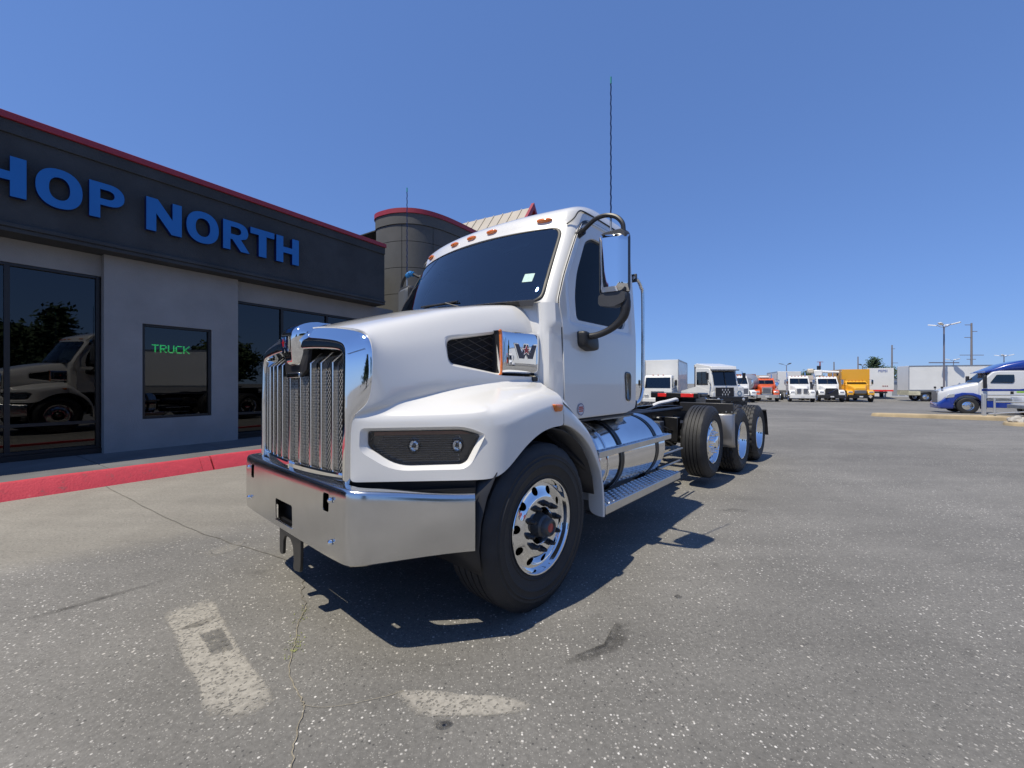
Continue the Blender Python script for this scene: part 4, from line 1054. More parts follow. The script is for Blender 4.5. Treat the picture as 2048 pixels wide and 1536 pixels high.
# drip line from pillar top over the door
for sg in (1, -1):
    P = smooth_path([(-.655,sg*.945,2.715),(-.70,sg*.985,2.765),(-.77,sg*.985,2.84),(-.87,sg*.978,2.868),(-1.15,sg*.976,2.872),(-1.55,sg*.977,2.865),(-1.73,sg*.95,2.86)], 6)
    q = MB(); q.tube(P, .0065, 6); tb(q, "drip_seal", RUBBERD, cab, smooth=True)
    # rear grab rail on stand-offs
    P = smooth_path([(-1.72,sg*1.02,2.475),(-1.79,sg*1.03,2.462),(-1.86,sg*1.035,2.40),(-1.89,sg*1.04,2.28),(-1.89,sg*1.04,1.5),(-1.88,sg*1.04,1.36),(-1.82,sg*1.035,1.26),(-1.72,sg*1.02,1.225)], 6)
    q = MB(); q.tube(P, .017, 10); gh = tb(q, "grab_rail", POLISH, cab, smooth=True)
    for z_ in (2.475, 1.225):
        q = MB(); q.box(-1.75, -1.725, sg*1.0-.03, sg*1.0+.045, z_-.04, z_+.04); tb(q, "rail_bracket", TRIM, gh, bevel=.006)
# sill trim and cab underside
for sg in (1, -1):
    tb(MB().box(-1.66, -.40, sg*1.02, sg*1.050, 1.128, 1.150), "sill", TRIM, cab, bevel=.008)
tb(MB().box(-1.68, -.30, -.85, .85, 1.10, 1.145), "cab_floor", BLACK, cab)
# interior
tb(MB().prism([(-.32,1.2),(-.32,1.98),(-.36,2.015),(-.46,2.01),(-.62,1.95),(-.68,1.80),(-.62,1.2)], -.93, .93, 'y'), "dashboard", DASH, cab, bevel=.02)
for sg in (1, -1):
    s_ = tb(MB().prism(roundpoly([(-.92,1.50),(-1.40,1.48),(-1.40,1.62),(-.92,1.66)], .05), sg*.52-.26, sg*.52+.26, 'y'), "seat", SEAT, cab, bevel=.03)
    tb(MB().prism(roundpoly([(-1.32,1.58),(-1.46,1.58),(-1.56,2.34),(-1.44,2.36)], .05), sg*.52-.25, sg*.52+.25, 'y'), "seat_back", SEAT, s_, bevel=.03)
    tb(MB().prism(roundpoly([(-1.46,2.38),(-1.56,2.38),(-1.58,2.58),(-1.49,2.58)], .03), sg*.52-.14, sg*.52+.14, 'y'), "head_rest", SEAT, s_, bevel=.02)
    tb(MB().prism([(.0,.0),(.0,.17),(.30,.17),(.34,.10),(.30,.0)], 0, .02, 'z'), "sun_visor", mat("visor", (0.14, 0.14, 0.14), 0.8), cab).matrix_local = Matrix.Translation((-.62, sg*.45 - .17, 2.60)) @ Matrix.Rotation(R(90), 4, 'Z') @ Matrix.Rotation(R(60), 4, 'X')
q = MB(); q.tube([(math.cos(a)*.0 - .72 + .09*math.sin(a), .52 + .215*math.cos(a), 2.02 + .19*math.sin(a)) for a in [2*math.pi*k/28 for k in range(28)]], .015, 8, closed=True)
sw_ = tb(q, "steering_wheel", BLACK, cab, smooth=True)
q = MB(); q.tube([(-.72,.52,2.02), (-.55,.52,1.85)], .03, 8); q.tube([(-.72,.31,2.02), (-.72,.73,2.02)], .014, 6); q.tube([(-.72,.52,2.02),(-.81,.52,1.83)], .014, 6); tb(q, "steering_column", BLACK, sw_)
tb(MB().box(-1.708, -1.695, -.62, .62, 2.1, 2.62), "rear_window", DOORGLASS, cab)

# ---- mirrors
CHM = CHROME
def mirror(sg, back, rootname="side_mirror"):
    y0, y1 = 1.222, 1.452; z0, z1 = 2.09, 2.575; yc, zc = (y0+y1)/2, (z0+z1)/2
    pl = roundpoly([(y0,z0),(y1,z0),(y1,z1),(y0,z1)], [.04,.05,.07,.05], 6)
    q = MB(); q.grid([[(xx, sg*lerp(yc, p[0], f), lerp(zc, p[1], g_)) for p in pl] for xx, f, g_ in ((-.735,.92,.97),(-.735,.98,1),(-.700,.97,1),(-.675,.95,.985),(-.662,.90,.955),(-.660,.6,.6),(-.660,.02,.02))], closed_u=True)
    mroot = tb(q, rootname, TRIM, smooth=True, sharp=50)
    q = MB().add([(-.7355, sg*lerp(yc, p[0], .90), lerp(zc, p[1], .955)) for p in pl], [tuple(range(len(pl)))]); tb(q, "mirror_glass", CHROME, mroot)
    rr = []
    a0, a1, b0, b1 = 1.243, 1.456, 2.118, 2.550
    for i in range(15):
        t = i/14; z_ = lerp(b0, b1, t); row = []
        for j in range(13):
            u = j/12; y_ = lerp(a0, a1, u); d = .030*(1 - max(0, 1-2*u)**6)*(1 - abs(2*t-1)**36)
            fall = .055*max(0, (u-.60)/.40)**2.2
            row.append((-.655 + d - fall, sg*y_, z_ - .028*u*(1 if t > .5 else .35)*abs(2*t-1)))
        rr.append(row)
    tb(MB().grid(rr), "mirror_back_cover", back, mroot, smooth=True)
    # lower tray and arms
    q = MB(); q.grid([[(xx, sg*lerp(1.32, p[0], f), p[1]) for p in roundpoly([(1.222,2.02),(1.35,2.00),(1.45,2.03),(1.452,2.105),(1.222,2.105)], .03, 4)] for xx, f in ((-.74,.95),(-.73,1),(-.67,1),(-.655,.95))], closed_u=True)
    q.f += [tuple(range(25)), tuple(range(75, 100))]; q.m += [0, 0]
    tb(q, "mirror_tray", TRIM, mroot, smooth=True, sharp=50)
    P = smooth_path([(-.70,sg*1.428,2.09),(-.70,sg*1.432,2.00),(-.70,sg*1.405,1.915),(-.69,sg*1.32,1.845),(-.675,sg*1.22,1.805),(-.66,sg*1.13,1.795)], 6)
    q = MB(); q.tube(P, [.032,.033,.033,.033,.034,.034,.035,.035,.034,.034,.033,.033,.032,.031,.030,.029,.028,.027,.027,.026,.026,.026,.026,.026,.026,.026,.026,.026,.026,.026,.026][:len(P)], 10); tb(q, "lower_arm", BLACK, mroot, smooth=True)
    bs = roundpoly([(-.585,1.842),(-.80,1.80),(-.815,1.70),(-.72,1.685),(-.595,1.72)], .035, 5); n_ = len(bs); c_ = (-.70, 1.765)
    q = MB(); q.grid([[(lerp(c_[0], x_, f), sg*y_, lerp(c_[1], z_, f)) for x_, z_ in bs] for f, y_ in ((1, 1.06), (1, 1.13), (.93, 1.152), (.7, 1.158), (.02, 1.158))], closed_u=True); tb(q, "mirror_foot", BLACK, mroot, smooth=True, sharp=60)
    P = smooth_path([(-.70,sg*1.04,2.625),(-.69,sg*1.09,2.648),(-.68,sg*1.175,2.690),(-.68,sg*1.235,2.702),(-.68,sg*1.30,2.695),(-.685,sg*1.365,2.665),(-.685,sg*1.41,2.61),(-.685,sg*1.42,2.55)], 6)
    q = MB(); q.tube(P, .0175, 8); tb(q, "upper_arm", BLACK, mroot, smooth=True)
    q = MB(); q.tube([(-.72,sg*1.0,2.622),(-.70,sg*1.07,2.64)], .03, 8); tb(q, "arm_pivot", BLACK, mroot)
    return mroot
m1 = mirror(1, CHROME); m2 = mirror(-1, mat("grey_mirror_shell", (0.10, 0.105, 0.11), 0.4))
GREENT = mat("antenna_tip", (0.02, 0.25, 0.22), 0.4); WHIP = mat("antenna_whip", (0.006, 0.010, 0.045), 0.25)
for sg, mr_ in ((1, m1), (-1, m2)):
    an = MB(); an.tube([(-.69, sg*1.315, 2.57), (-.69, sg*1.315, 2.68)], .008, 8); a_ = tb(an, "antenna", STEEL, mr_)
    P = [(-.69 + .002*math.sin(k*2.1), sg*1.315 + .002*math.cos(k*2.1), 2.68 + 1.0*k/40) for k in range(41)]
    q = MB(); q.tube(P, [.0062 - .0012*k/40 for k in range(41)], 6); tb(q, "antenna_whip", WHIP, a_)
    q = MB(); q.tube([(-.69, sg*1.315, 3.68), (-.69, sg*1.315, 3.73)], .0065, 6); tb(q, "antenna_tip", GREENT, a_)
q = MB(); P = smooth_path([(-.68,-1.17,2.685),(-.67,-1.22,2.702),(-.68,-1.29,2.69)], 6); q.tube(P, [.027 + .006*math.sin(k*2.3) for k in range(len(P))], 8)
tb(q, "blue_wrap", mat("blue_tape", (0.01, 0.16, 0.42), 0.4, var=0.3, vscale=40), m2)
# ---- wheels (local to a wheel: axle along +y pointing outwards, centre 0; sidewall face at y = 0)
def tyre_mesh(name, Rt, W, kind, seg=120):
    """lathe with sidewall detail; tread ribs (steer) or blocks (drive) are pressed into the crown"""
    rim_r = .288
    half = W/2
    prof = [(rim_r+.002, -.012), (rim_r+.016, -.004), (rim_r+.03, .0), (rim_r+.034, .006), (rim_r+.040, .006), (rim_r+.044, .003), (.36, .012), (.385, .017), (.388, .0195), (.392, .0195), (.395, .018), (Rt-.105, .020), (Rt-.102, .0235), (Rt-.098, .0235), (Rt-.095, .020), (Rt-.09, .016), (Rt-.075, .017), (Rt-.070, .012), (Rt-.045, .004), (Rt-.022, -.010), (Rt-.008, -.026)]
    crown = []
    ribs = 5
    w0, w1 = -.030, -W + .030
    y_ = w0; rw = (w1-w0)/ribs
    for k in range(ribs):
        a, b = w0 + rw*k, w0 + rw*(k+1); g_ = .006 if kind == 'steer' else .008
        a2 = a - (g_ if k > 0 else 0); b2 = b + (g_ if k < ribs-1 else 0)
        t = lambda yy: Rt - .006*((yy + half)/half)**2
        crown += [(t(a2), a2), (t(lerp(a2, b2, .33)), lerp(a2, b2, .33)), (t(lerp(a2, b2, .67)), lerp(a2, b2, .67)), (t(b2), b2)]
        if k < ribs-1: crown += [(Rt-.016, b2 - .001), (Rt-.016, b - g_ + .001)]
    inner = [(r_, -W - h_) for r_, h_ in prof[::-1]]
    P = prof + crown + inner
    q = MB(); n0 = len(prof); n1 = n0 + len(crown)
    vs = []; L = len(P)
    for k in range(seg):
        a = 2*math.pi*k/seg; ca, sa = math.cos(a), math.sin(a)
        for i, (r_, h_) in enumerate(P):
            rr = r_
            if kind == 'drive' and n0-2 <= i < n1+2 and r_ > Rt - .03:
                ph = (k + (2 if ((i-n0)//6) % 2 else 0)) % 5
                if ph == 0: rr -= .015
            if kind == 'steer' and (n0-2 <= i <= n0 or n1-1 <= i <= n1+1):
                if k % 6 == 0: rr -= .006
            vs.append((rr*ca, h_, rr*sa))
    fs = []
    for k in range(seg):
        k2 = (k+1) % seg
        for i in range(L-1): fs.append((k*L+i, k*L+i+1, k2*L+i+1, k2*L+i))
    q.add(vs, fs)
    return q.mesh(name, RUBBER, True, sharp=35)
ALU = mat("polished_wheel", (0.83, 0.84, 0.85), 0.055, 1.0, rvar=0.025, vscale=5)
def rim_mesh(name, disc):
    """disc: profile (r, y) of the face from the centre bore to the barrel"""
    q = MB(); lip = [(.268,-.040),(.278,-.028),(.284,-.008),(.292,.004),(.299,.006),(.302,.0),(.298,-.014),(.285,-.03)]
    q.lathe(disc + lip + [(.285, -.22)], 72)
    o = q.build(name, ALU, None, smooth=True)
    cs = []
    rh, yh = HAND
    for k in range(10):
        a = 2*math.pi*(k+.5)/10
        c = MB(); c.lathe([(0,-.15),(.0265,-.15),(.0265,.15),(0,.15)], 16, 'y'); co = c.build("cutter", ALU, merge=.0001)
        co.location = (rh*math.cos(a), yh, rh*math.sin(a)); cs.append(co)
    cut(o, cs)
    o.data.polygons.foreach_set("use_smooth", [True]*len(o.data.polygons)); o.data.set_sharp_from_angle(angle=R(32))
    me = o.data; bpy.data.objects.remove(o)
    return me
HAND = (.228, -.02)
# convex face (front and lift axle): centre stands forward of the lip, then curves back to the lip
CONVEX = [(.110,-.095),(.112,-.020),(.117,-.011),(.150,-.009),(.180,-.010),(.190,-.013),(.205,-.022),(.225,-.032),(.245,-.039),(.258,-.041)]
rim_front = rim_mesh("rim", CONVEX)
# dished face (outer rear): deep barrel, hub far inside
DISH = [(.09,-.160),(.115,-.160),(.14,-.158),(.17,-.158),(.195,-.162),(.215,-.172),(.235,-.178),(.250,-.165),(.258,-.11)]
HAND = (.222, -.17)
rim_rear = rim_mesh("rim", DISH)
tyre_front = tyre_mesh("tyre", .530, .325, 'steer'); tyre_lift = tyre_mesh("tyre", .510, .290, 'steer'); tyre_drive = tyre_mesh("tyre", .517, .275, 'drive')
q = MB(); q.lathe([(.0,.052),(.008,.052),(.0115,.048),(.0135,.034),(.0165,.030),(.0180,.012),(.0215,.008),(.0215,-.004)], 10); lug_blk = q.mesh("lug_nut", LUGBLACK, True, sharp=35)
lug_chr = q.mesh("lug_nut", CHROME, True, sharp=35)
q = MB(); q.lathe([(.085,-.10),(.085,-.045),(.078,-.030),(.073,-.018),(.070,.012),(.064,.018),(.058,.024),(.055,.058),(.049,.066),(.040,.068),(.037,.061),(0,.060)], 36); hub_grey = q.mesh("hub_cap", mat("hub_grey", (0.085, 0.088, 0.092), 0.35, 0.5), True, sharp=35)
q = MB(); q.lathe([(0,.0615),(.027,.0615),(.031,.0595)], 24); hub_red = q.mesh("hub_emblem", BRED, True)
q = MB(); q.lathe([(.112,-.10),(.112,-.03),(.100,-.012),(.090,.03),(.085,.05),(.070,.058),(.0,.060)], 32); hub_chr = q.mesh("hub_cap", CHROME, True, sharp=35)
q = MB(); q.lathe([(.10,-.30),(.10,-.13),(.088,-.115),(.08,-.08),(.0,-.078)], 32); hub_rear = q.mesh("hub_cap", CHROME, True, sharp=35)
q = MB(); q.lathe([(0,-.20),(.10,-.20),(.27,-.17),(.284,-.06)], 40); wheel_void = q.mesh("brake_drum", VOID, True)
q = MB(); q.lathe([(.0,-.23),(.19,-.23),(.19,-.12),(.115,-.11)], 40); drum = q.mesh("brake_drum", mat("cast_iron", (0.02, 0.019, 0.018), 0.7), True, sharp=35)
def wheel(x_, ytip, z_, kind, sg, parent=None, label=None):
    """ytip = sidewall face (outer)"""
    rim = {'front': rim_front, 'lift': rim_front, 'drive': rim_rear}[kind]
    w = obj("wheel", rim, parent or T, (x_, sg*(ytip - .014), z_), (0, random.uniform(0, 6.28) if kind != 'front' else .2, 0 if sg > 0 else math.pi))
    obj("tyre", {'front': tyre_front, 'lift': tyre_lift, 'drive': tyre_drive}[kind], w)
    rl, yl = (.1425, -.010) if kind != 'drive' else (.1425, -.158)
    for k in range(10):
        a = 2*math.pi*k/10; obj("lug_nut", lug_blk if kind == 'front' else lug_chr, w, (rl*math.cos(a), yl, rl*math.sin(a)))
    if kind == 'front':
        obj("hub_cap", hub_grey, w); obj("hub_emblem", hub_red, w)
    elif kind == 'lift': obj("hub_cap", hub_chr, w)
    else: obj("hub_cap", hub_rear, w)
    obj("brake_drum", drum, w)
    return w
for sg in (1, -1):
    wheel(0, 1.215, .522, 'front', sg)
    wheel(-4.11, 1.118, .606, 'lift', sg)
    wheel(-5.364, 1.215, .510, 'drive', sg)
    wheel(-6.701, 1.215, .510, 'drive', sg)
    for xx in (-5.364, -6.701):
        w = obj("inner_dual_tyre", tyre_drive, T, (xx, sg*.905, .510), (0, 0, 0 if sg > 0 else math.pi))
# little wheel marking
q = MB(); q.box(-.008, .008, 0, .001, -.008, .008)
# ---- rear half of the front fender (fixed to the cab step)
for sg in (1, -1):
    arch = [(-.198,1.150),(-.26,1.141),(-.36,1.100),(-.476,1.029),(-.56,.945),(-.619,.868),(-.670,.790),(-.699,.734),(-.722,.62),(-.733,.50),(-.735,.40)]
    outer = [(-.198,1.312),(-.27,1.285),(-.345,1.225),(-.50,1.128),(-.585,1.045),(-.640,.968),(-.700,.86),(-.738,.73),(-.766,.60),(-.778,.50),(-.782,.395)]
    rr = []
    for a, o in zip(arch, outer):
        rr.append([(a[0], sg*1.10, a[1] + .004), (a[0], sg*1.222, a[1]), (a[0], sg*1.229, a[1] + .004), (lerp(a[0], o[0], .5), sg*1.229, lerp(a[1], o[1], .5)), (lerp(a[0], o[0], .9), sg*1.218, lerp(a[1], o[1], .9)), (o[0], sg*1.195, o[1] + .006), (o[0] + .01, sg*1.08, o[1] + .03)])
    tb(MB().grid(rr), "fender_extension", WHITE, smooth=True, sharp=50, subsurf=2)
    # top of the extension running back into the cowl
    rr = [[(-.196, sg*y_, z_) for y_, z_ in ((1.225,1.300),(1.17,1.372),(1.12,1.398),(1.05,1.42))], [(-.26, sg*y_, z_) for y_, z_ in ((1.222,1.275),(1.17,1.345),(1.12,1.37),(1.06,1.395))], [(-.34, sg*y_, z_) for y_, z_ in ((1.212,1.222),(1.165,1.285),(1.115,1.31),(1.07,1.33))], [(-.45, sg*y_, z_) for y_, z_ in ((1.20,1.155),(1.15,1.19),(1.10,1.20),(1.075,1.205))]]
    tb(MB().grid(rr), "fender_top_extension", WHITE, smooth=True, sharp=None, subsurf=2)
    # dark gap between hood fender and extension; inner liner; support strap
    tb(MB().grid([[(-.193, sg*1.216, 1.152), (-.193, sg*1.216, 1.312), (-.193, sg*1.155, 1.368), (-.193, sg*1.06, 1.41)], [(-.193, sg*1.10, 1.15), (-.193, sg*1.10, 1.30), (-.193, sg*1.07, 1.34), (-.193, sg*1.0, 1.38)]]), "fender_gap_seal", RUBBERD)
    GL = mat("fender_liner", (0.10, 0.11, 0.12), 0.5)
    rr = []
    for k in range(10):
        t = k/9; a = arch[min(10, int(t*10))]; rr.append([(a[0] - .006, sg*1.20, a[1] + .01), (a[0] - .10*t - .02, sg*.62, a[1] + .03)])
    tb(MB().grid(rr), "fender_liner", GL, smooth=True)
    tb(MB().box(-.80, -.755, sg*.72, sg*1.10, .50, .74), "step_well", mat("step_well_white", (.38,.39,.40), 0.45))
    q = MB(); q.tube([(-.30, sg*1.0, 1.08), (-.60, sg*1.17, .78)], .02, 6); tb(q, "fender_strap", BLACK)
    # side marker on the fender
    rr = roundpoly([(-.062,1.300),(-.172,1.296),(-.160,1.252),(-.135,1.245),(-.085,1.250)], .012, 3)
    q = MB(); c_ = (-.115, 1.277)
    q.grid([[(lerp(c_[0], x_, f), sg*y_, lerp(c_[1], z_, f)) for x_, z_ in rr] for f, y_ in ((1, 1.20), (1, 1.234), (.85, 1.246), (.4, 1.250), (.02, 1.250))], closed_u=True)
    tb(q, "side_marker", AMBER, smooth=True)

# ---- steps with raised tread, tank
def tread_bumps(x0, x1, y0, y1, z_, pitch=.038):
    q = MB(); nx = int((x1-x0)/pitch); ny = max(1, int((y1-y0)/pitch))
    for i in range(nx):
        for j in range(ny):
            cx, cy = x0 + (i+.5)*(x1-x0)/nx, y0 + (j+.5)*(y1-y0)/ny; a = R(45 if (i+j) % 2 else -45); L, W, H = .0175, .0065, .0065
            ca, sa = math.cos(a), math.sin(a)
            P = [(-L,0),(0,-W),(L,0),(0,W)]
            q.add([(cx + u*ca - v*sa, cy + u*sa + v*ca, z_) for u, v in P] + [(cx + u*.45*ca - v*.45*sa, cy + u*.45*sa + v*.45*ca, z_ + H) for u, v in P], [(4,5,6,7),(0,1,5,4),(1,2,6,5),(2,3,7,6),(3,0,4,7)])
    return q
for sg in (1, -1):
    for nm, x0, x1, y0, y1, z0, z1 in (("upper_step", -2.335, -.79, 1.005, 1.165, .838, .893), ("lower_step", -2.44, -.785, 1.01, 1.225, .405, .478)):
        st = tb(MB().box(x0, x1, sg*y0, sg*y1, z0, z1), nm, TREADPLATE, bevel=.006)
        o_ = tb(tread_bumps(x0 + .01, x1 - .01, min(sg*y0, sg*y1) + .008, max(sg*y0, sg*y1) - .008, z1), "step_tread", TREADPLATE, st); o_["kind"] = "stuff"
        q = MB()
        if nm == "lower_step":
            tb(MB().box(x0 - .02, x1 + .01, sg*(y0+.03), sg*(y1-.03), z0 - .02, z0 - .001), "step_support", TRIM, st)
            for xx in (-1.1, -2.1): tb(MB().prism([(sg*.70,.50),(sg*.98,.47),(sg*1.04,.403),(sg*1.04,.38),(sg*.70,.42)], xx-.02, xx+.02, 'x'), "step_bracket", FRAME, st)
        else:
            for xx in (-1.22, -2.10):
                q = MB(); q.tube([(xx - .1, sg*1.06, .84), (xx - .06, sg*1.12, .70)], .012, 6); tb(q, "step_strut", FRAME, st)
    # fuel tank
    cy, cz, rt = .800, .765, .335
    q = MB(); prof = [(0,-.80),(.18,-.803),(.27,-.812),(.315,-.830),(.333,-.855),(.338,-.872),(.335,-.88),(.3355,-1.5),(.335,-2.215),(.338,-2.223),(.333,-2.24),(.315,-2.265),(.27,-2.283),(.18,-2.292),(0,-2.295)]
    q.lathe(prof, 64, 'x', (0, sg*cy, cz)); tank = tb(q, "fuel_tank", POLISH, smooth=True, sharp=40)
    for xx in (-1.24, -2.02):
        q = MB(); q.lathe([(rt+.001, xx-.036), (rt+.008, xx-.034), (rt+.009, xx-.010), (rt+.006, xx-.006), (rt+.006, xx+.006), (rt+.009, xx+.010), (rt+.008, xx+.034), (rt+.001, xx+.036)], 64, 'x', (0, sg*cy, cz)); tb(q, "tank_strap", FRAME, tank, smooth=True, sharp=30)
    q = MB(); q.lathe([(rt+.001, -1.005), (rt+.006, -1.0), (rt+.006, -.985), (rt+.001, -.98)], 64, 'x', (0, sg*cy, cz)); tb(q, "tank_seam", POLISH, tank, smooth=True, sharp=30)
    q = MB(); q.lathe([(0,.055),(.045,.055),(.05,.05),(.05,.02),(.04,.0),(.04,-.03)], 20, 'z', (-1.60, sg*.92, cz + .315)); tb(q, "fuel_cap", STEEL, tank, smooth=True, sharp=40)
    q = MB(); q.lathe([(0,.04),(.02,.04),(.022,.0)], 10, 'z', (-1.33, sg*.86, cz + .33)); q.lathe([(0,.03),(.018,.03),(.02,.0)], 10, 'z', (-1.38, sg*.80, cz + .335)); tb(q, "tank_fitting", BLACK, tank)
    q = MB(); q.tube(smooth_path([(-1.33,sg*.86,cz+.37),(-1.45,sg*.75,cz+.40),(-1.7,sg*.62,cz+.33),(-2.0,sg*.50,.98)], 6), .010, 6); tb(q, "fuel_hose", BLACK, tank)
    tb(MB().box(-1.75, -1.15, sg*.62, sg*.98, 1.105, 1.122), "tank_cover_plate", STEEL, bevel=.004)

# ---- chassis
for sg in (1, -1):
    q = MB(); q.prism([(sg*.42,.74),(sg*.34,.74),(sg*.34,.752),(sg*.408,.752),(sg*.408,1.008),(sg*.34,1.008),(sg*.34,1.02),(sg*.42,1.02)], -7.35, .88, 'x'); tb(q, "frame_rail", FRAME)
    q = MB(); q.tube([(-1.75,sg*.50,1.045),(-2.9,sg*.50,1.045),(-4.6,sg*.50,1.04)], .026, 8); tb(q, "air_line_tube", BLACK, smooth=True)
    q = MB(); q.tube(smooth_path([(-1.75,sg*.44,1.06),(-2.5,sg*.40,1.075),(-3.3,sg*.42,1.06),(-4.0,sg*.38,1.09),(-4.8,sg*.40,1.06)], 6), .014, 6); tb(q, "cable_bundle", BLACK, smooth=True)
for xx in (-.9, -1.9, -3.0, -3.7, -4.7, -6.03, -7.2):
    tb(MB().box(xx-.06, xx+.06, -.33, .33, .80, .98), "cross_member", FRAME, bevel=.01)
GREY = mat("deck_plate_grey", (0.36, 0.37, 0.37), 0.55, 0.3, var=0.12, vscale=5)
tb(MB().box(-2.75, -1.78, .02, .60, 1.035, 1.05), "deck_plate", GREY, bevel=.003)
tb(MB().box(-2.75, -1.78, -.60, -.02, 1.035, 1.05), "deck_plate", GREY, bevel=.003)
q = MB(); q.tube([(-1.5,0,.78),(-3.2,0,.70),(-5.1,0,.62)], .06, 12); tb(q, "drive_shaft", FRAME, smooth=True)
for xx in (-4.11, -5.364, -6.701):
    z_ = .606 if xx > -5 else .51
    q = MB(); q.tube([(xx,-.95,z_),(xx,.95,z_)], .075 if xx < -5 else .06, 12); tb(q, "axle", FRAME, smooth=True)
    if xx < -5:
        q = MB(); q.lathe([(0,-.22),(.14,-.19),(.21,-.08),(.22,.05),(.17,.16),(.08,.22),(0,.22)], 20, 'x', (xx,0,z_)); tb(q, "differential", FRAME, smooth=True)
    for sg in (1, -1):
        q = MB(); q.lathe([(.0,.0),(.10,.0),(.13,.02),(.13,.10),(.11,.13),(.13,.16),(.13,.22),(.09,.25),(0,.25)], 20, 'z', (xx - .28, sg*.50, z_)); tb(q, "air_spring", BLACK, smooth=True, sharp=40)
        q = MB(); q.tube([(xx + .42, sg*.50, .70), (xx - .1, sg*.52, z_ - .09), (xx - .35, sg*.50, z_ - .02)], .035, 8); tb(q, "trailing_arm", FRAME, smooth=True)
        q = MB(); q.tube([(xx - .14, sg*.56, z_ + .02), (xx - .10, sg*.52, .95)], [.028, .022], 8); tb(q, "shock_absorber", FRAME)
q = MB(); q.tube([(0,-.95,.522),(0,-.6,.45),(0,.6,.45),(0,.95,.522)], .06, 10); tb(q, "front_axle", FRAME)
# engine block shape under the hood, gearbox
tb(MB().prism(roundpoly([(.75,.75),(.75,1.5),(.1,1.6),(-.25,1.5),(-.25,.6),(.5,.55)], .08), -.35, .35, 'y'), "engine", FRAME)
tb(MB().prism(roundpoly([(-.25,.6),(-.25,1.1),(-1.4,.95),(-1.5,.65)], .06), -.26, .26, 'y'), "gearbox", FRAME)
# air tanks, valves, hoses behind the fuel tank
BRASS = mat("brass_fitting", (0.55, 0.42, 0.22), 0.3, 1.0)
for sg in (1, -1):
    for (x0, x1, y_, z_, r_) in ((-2.55, -3.25, .62, .80, .12), (-2.5, -3.1, .70, .56, .11)):
        q = MB(); q.lathe([(0, x0), (r_*.7, x0-.01), (r_, x0-.05), (r_, x1+.05), (r_*.7, x1+.01), (0, x1)], 20, 'x', (0, sg*y_, z_)); at_ = tb(q, "air_tank", FRAME, smooth=True)
        q = MB(); q.tube([(x1, sg*y_, z_), (x1 - .05, sg*y_, z_)], .015, 6); tb(q, "drain_fitting", BRASS, at_)
    tb(MB().box(-3.45, -3.30, sg*.46, sg*.66, .72, .92), "valve_block", TRIM, bevel=.01)
    for k in range(9):
        x0 = -2.5 - k*.16; z0 = .95 - (k % 3)*.05
        P = smooth_path([(x0, sg*.45, z0), (x0 - .12, sg*(.56 + .05*(k % 3)), z0 - .12), (x0 - .28, sg*(.60 + .04*(k % 2)), z0 - .20 + .06*(k % 2)), (x0 - .45, sg*.50, z0 - .08)], 6)
        q = MB(); q.tube(P, .009 + .003*(k % 2), 6); tb(q, "air_hose", BLACK, smooth=True)
    for k in range(5):
        q = MB(); xx = -2.7 - k*.27; q.lathe([(0,.0),(.018,.0),(.018,.035),(0,.035)], 8, 'y', (xx, .43*sg, .93 - .06*(k % 2))); tb(q, "hose_fitting", BRASS if k % 2 else STEEL)
    tb(MB().box(-3.9, -3.8, sg*.44, sg*.72, .60, .95), "hanger_bracket", FRAME, bevel=.01)
    q = MB(); q.tube([(-2.45, sg*1.0, .33), (-2.9, sg*.75, .55), (-3.5, sg*.62, .50)], .018, 6); tb(q, "step_stay", FRAME)
    q = MB(); q.tube([(-2.6, sg*.95, .60), (-3.3, sg*.95, .60)], .012, 6); q.tube([(-2.6, sg*.92, .44), (-3.3, sg*.92, .44)], .012, 6); tb(q, "lower_rail", STEEL)
# white curled air line behind the deck
q = MB(); q.tube(smooth_path([(-4.55,.05,1.06),(-4.62,.12,1.10),(-4.75,.22,1.13),(-4.95,.28,1.16),(-5.05,.27,1.14)], 6), .030, 8); tb(q, "white_hose", mat("white_hose", (0.7,0.7,0.7), 0.4), smooth=True)
# ---- quarter fender plates ahead of the drive wheels, rear flaps
for sg in (1, -1):
    tb(MB().box(-4.845, -4.80, sg*.40, sg*1.20, .975, 1.125), "flap_hanger", BLACK, bevel=.01)
    for yy in (.95, 1.10, 1.18):
        q = MB(); q.lathe([(0,.010),(.010,.008),(.012,0)], 8, 'x', (-4.80, sg*yy, .992)); tb(q, "flap_bolt", STEEL)
    qf = MB(); pts = [(-4.80,.965),(-4.785,.94),(-4.79,.60),(-4.80,.50),(-4.82,.45)]
    qf.grid([[(x_, sg*.93, z_) for x_, z_ in pts], [(x_ , sg*.96, z_) for x_, z_ in pts], [(x_, sg*1.18, z_) for x_, z_ in pts], [(x_ - .03, sg*1.205, z_) for x_, z_ in pts], [(x_ - .06, sg*1.21, z_) for x_, z_ in pts]])
    tb(qf, "quarter_fender", mat("satin_stainless", (0.36,0.35,0.34), 0.38, 0.9), smooth=True, sharp=50, solid=.004)
    q = MB(); q.grid([[(-7.30, sg*.72, .90), (-7.30, sg*1.215, .90)], [(-7.36, sg*.72, .76), (-7.36, sg*1.22, .76)], [(-7.46, sg*.72, .40), (-7.46, sg*1.225, .40)]]); tb(q, "mud_flap", BLACK, solid=.012)
    q = MB(); q.tube([(-7.28, sg*.42, .90), (-7.28, sg*1.22, .90)], .018, 8); tb(q, "flap_bar", FRAME)
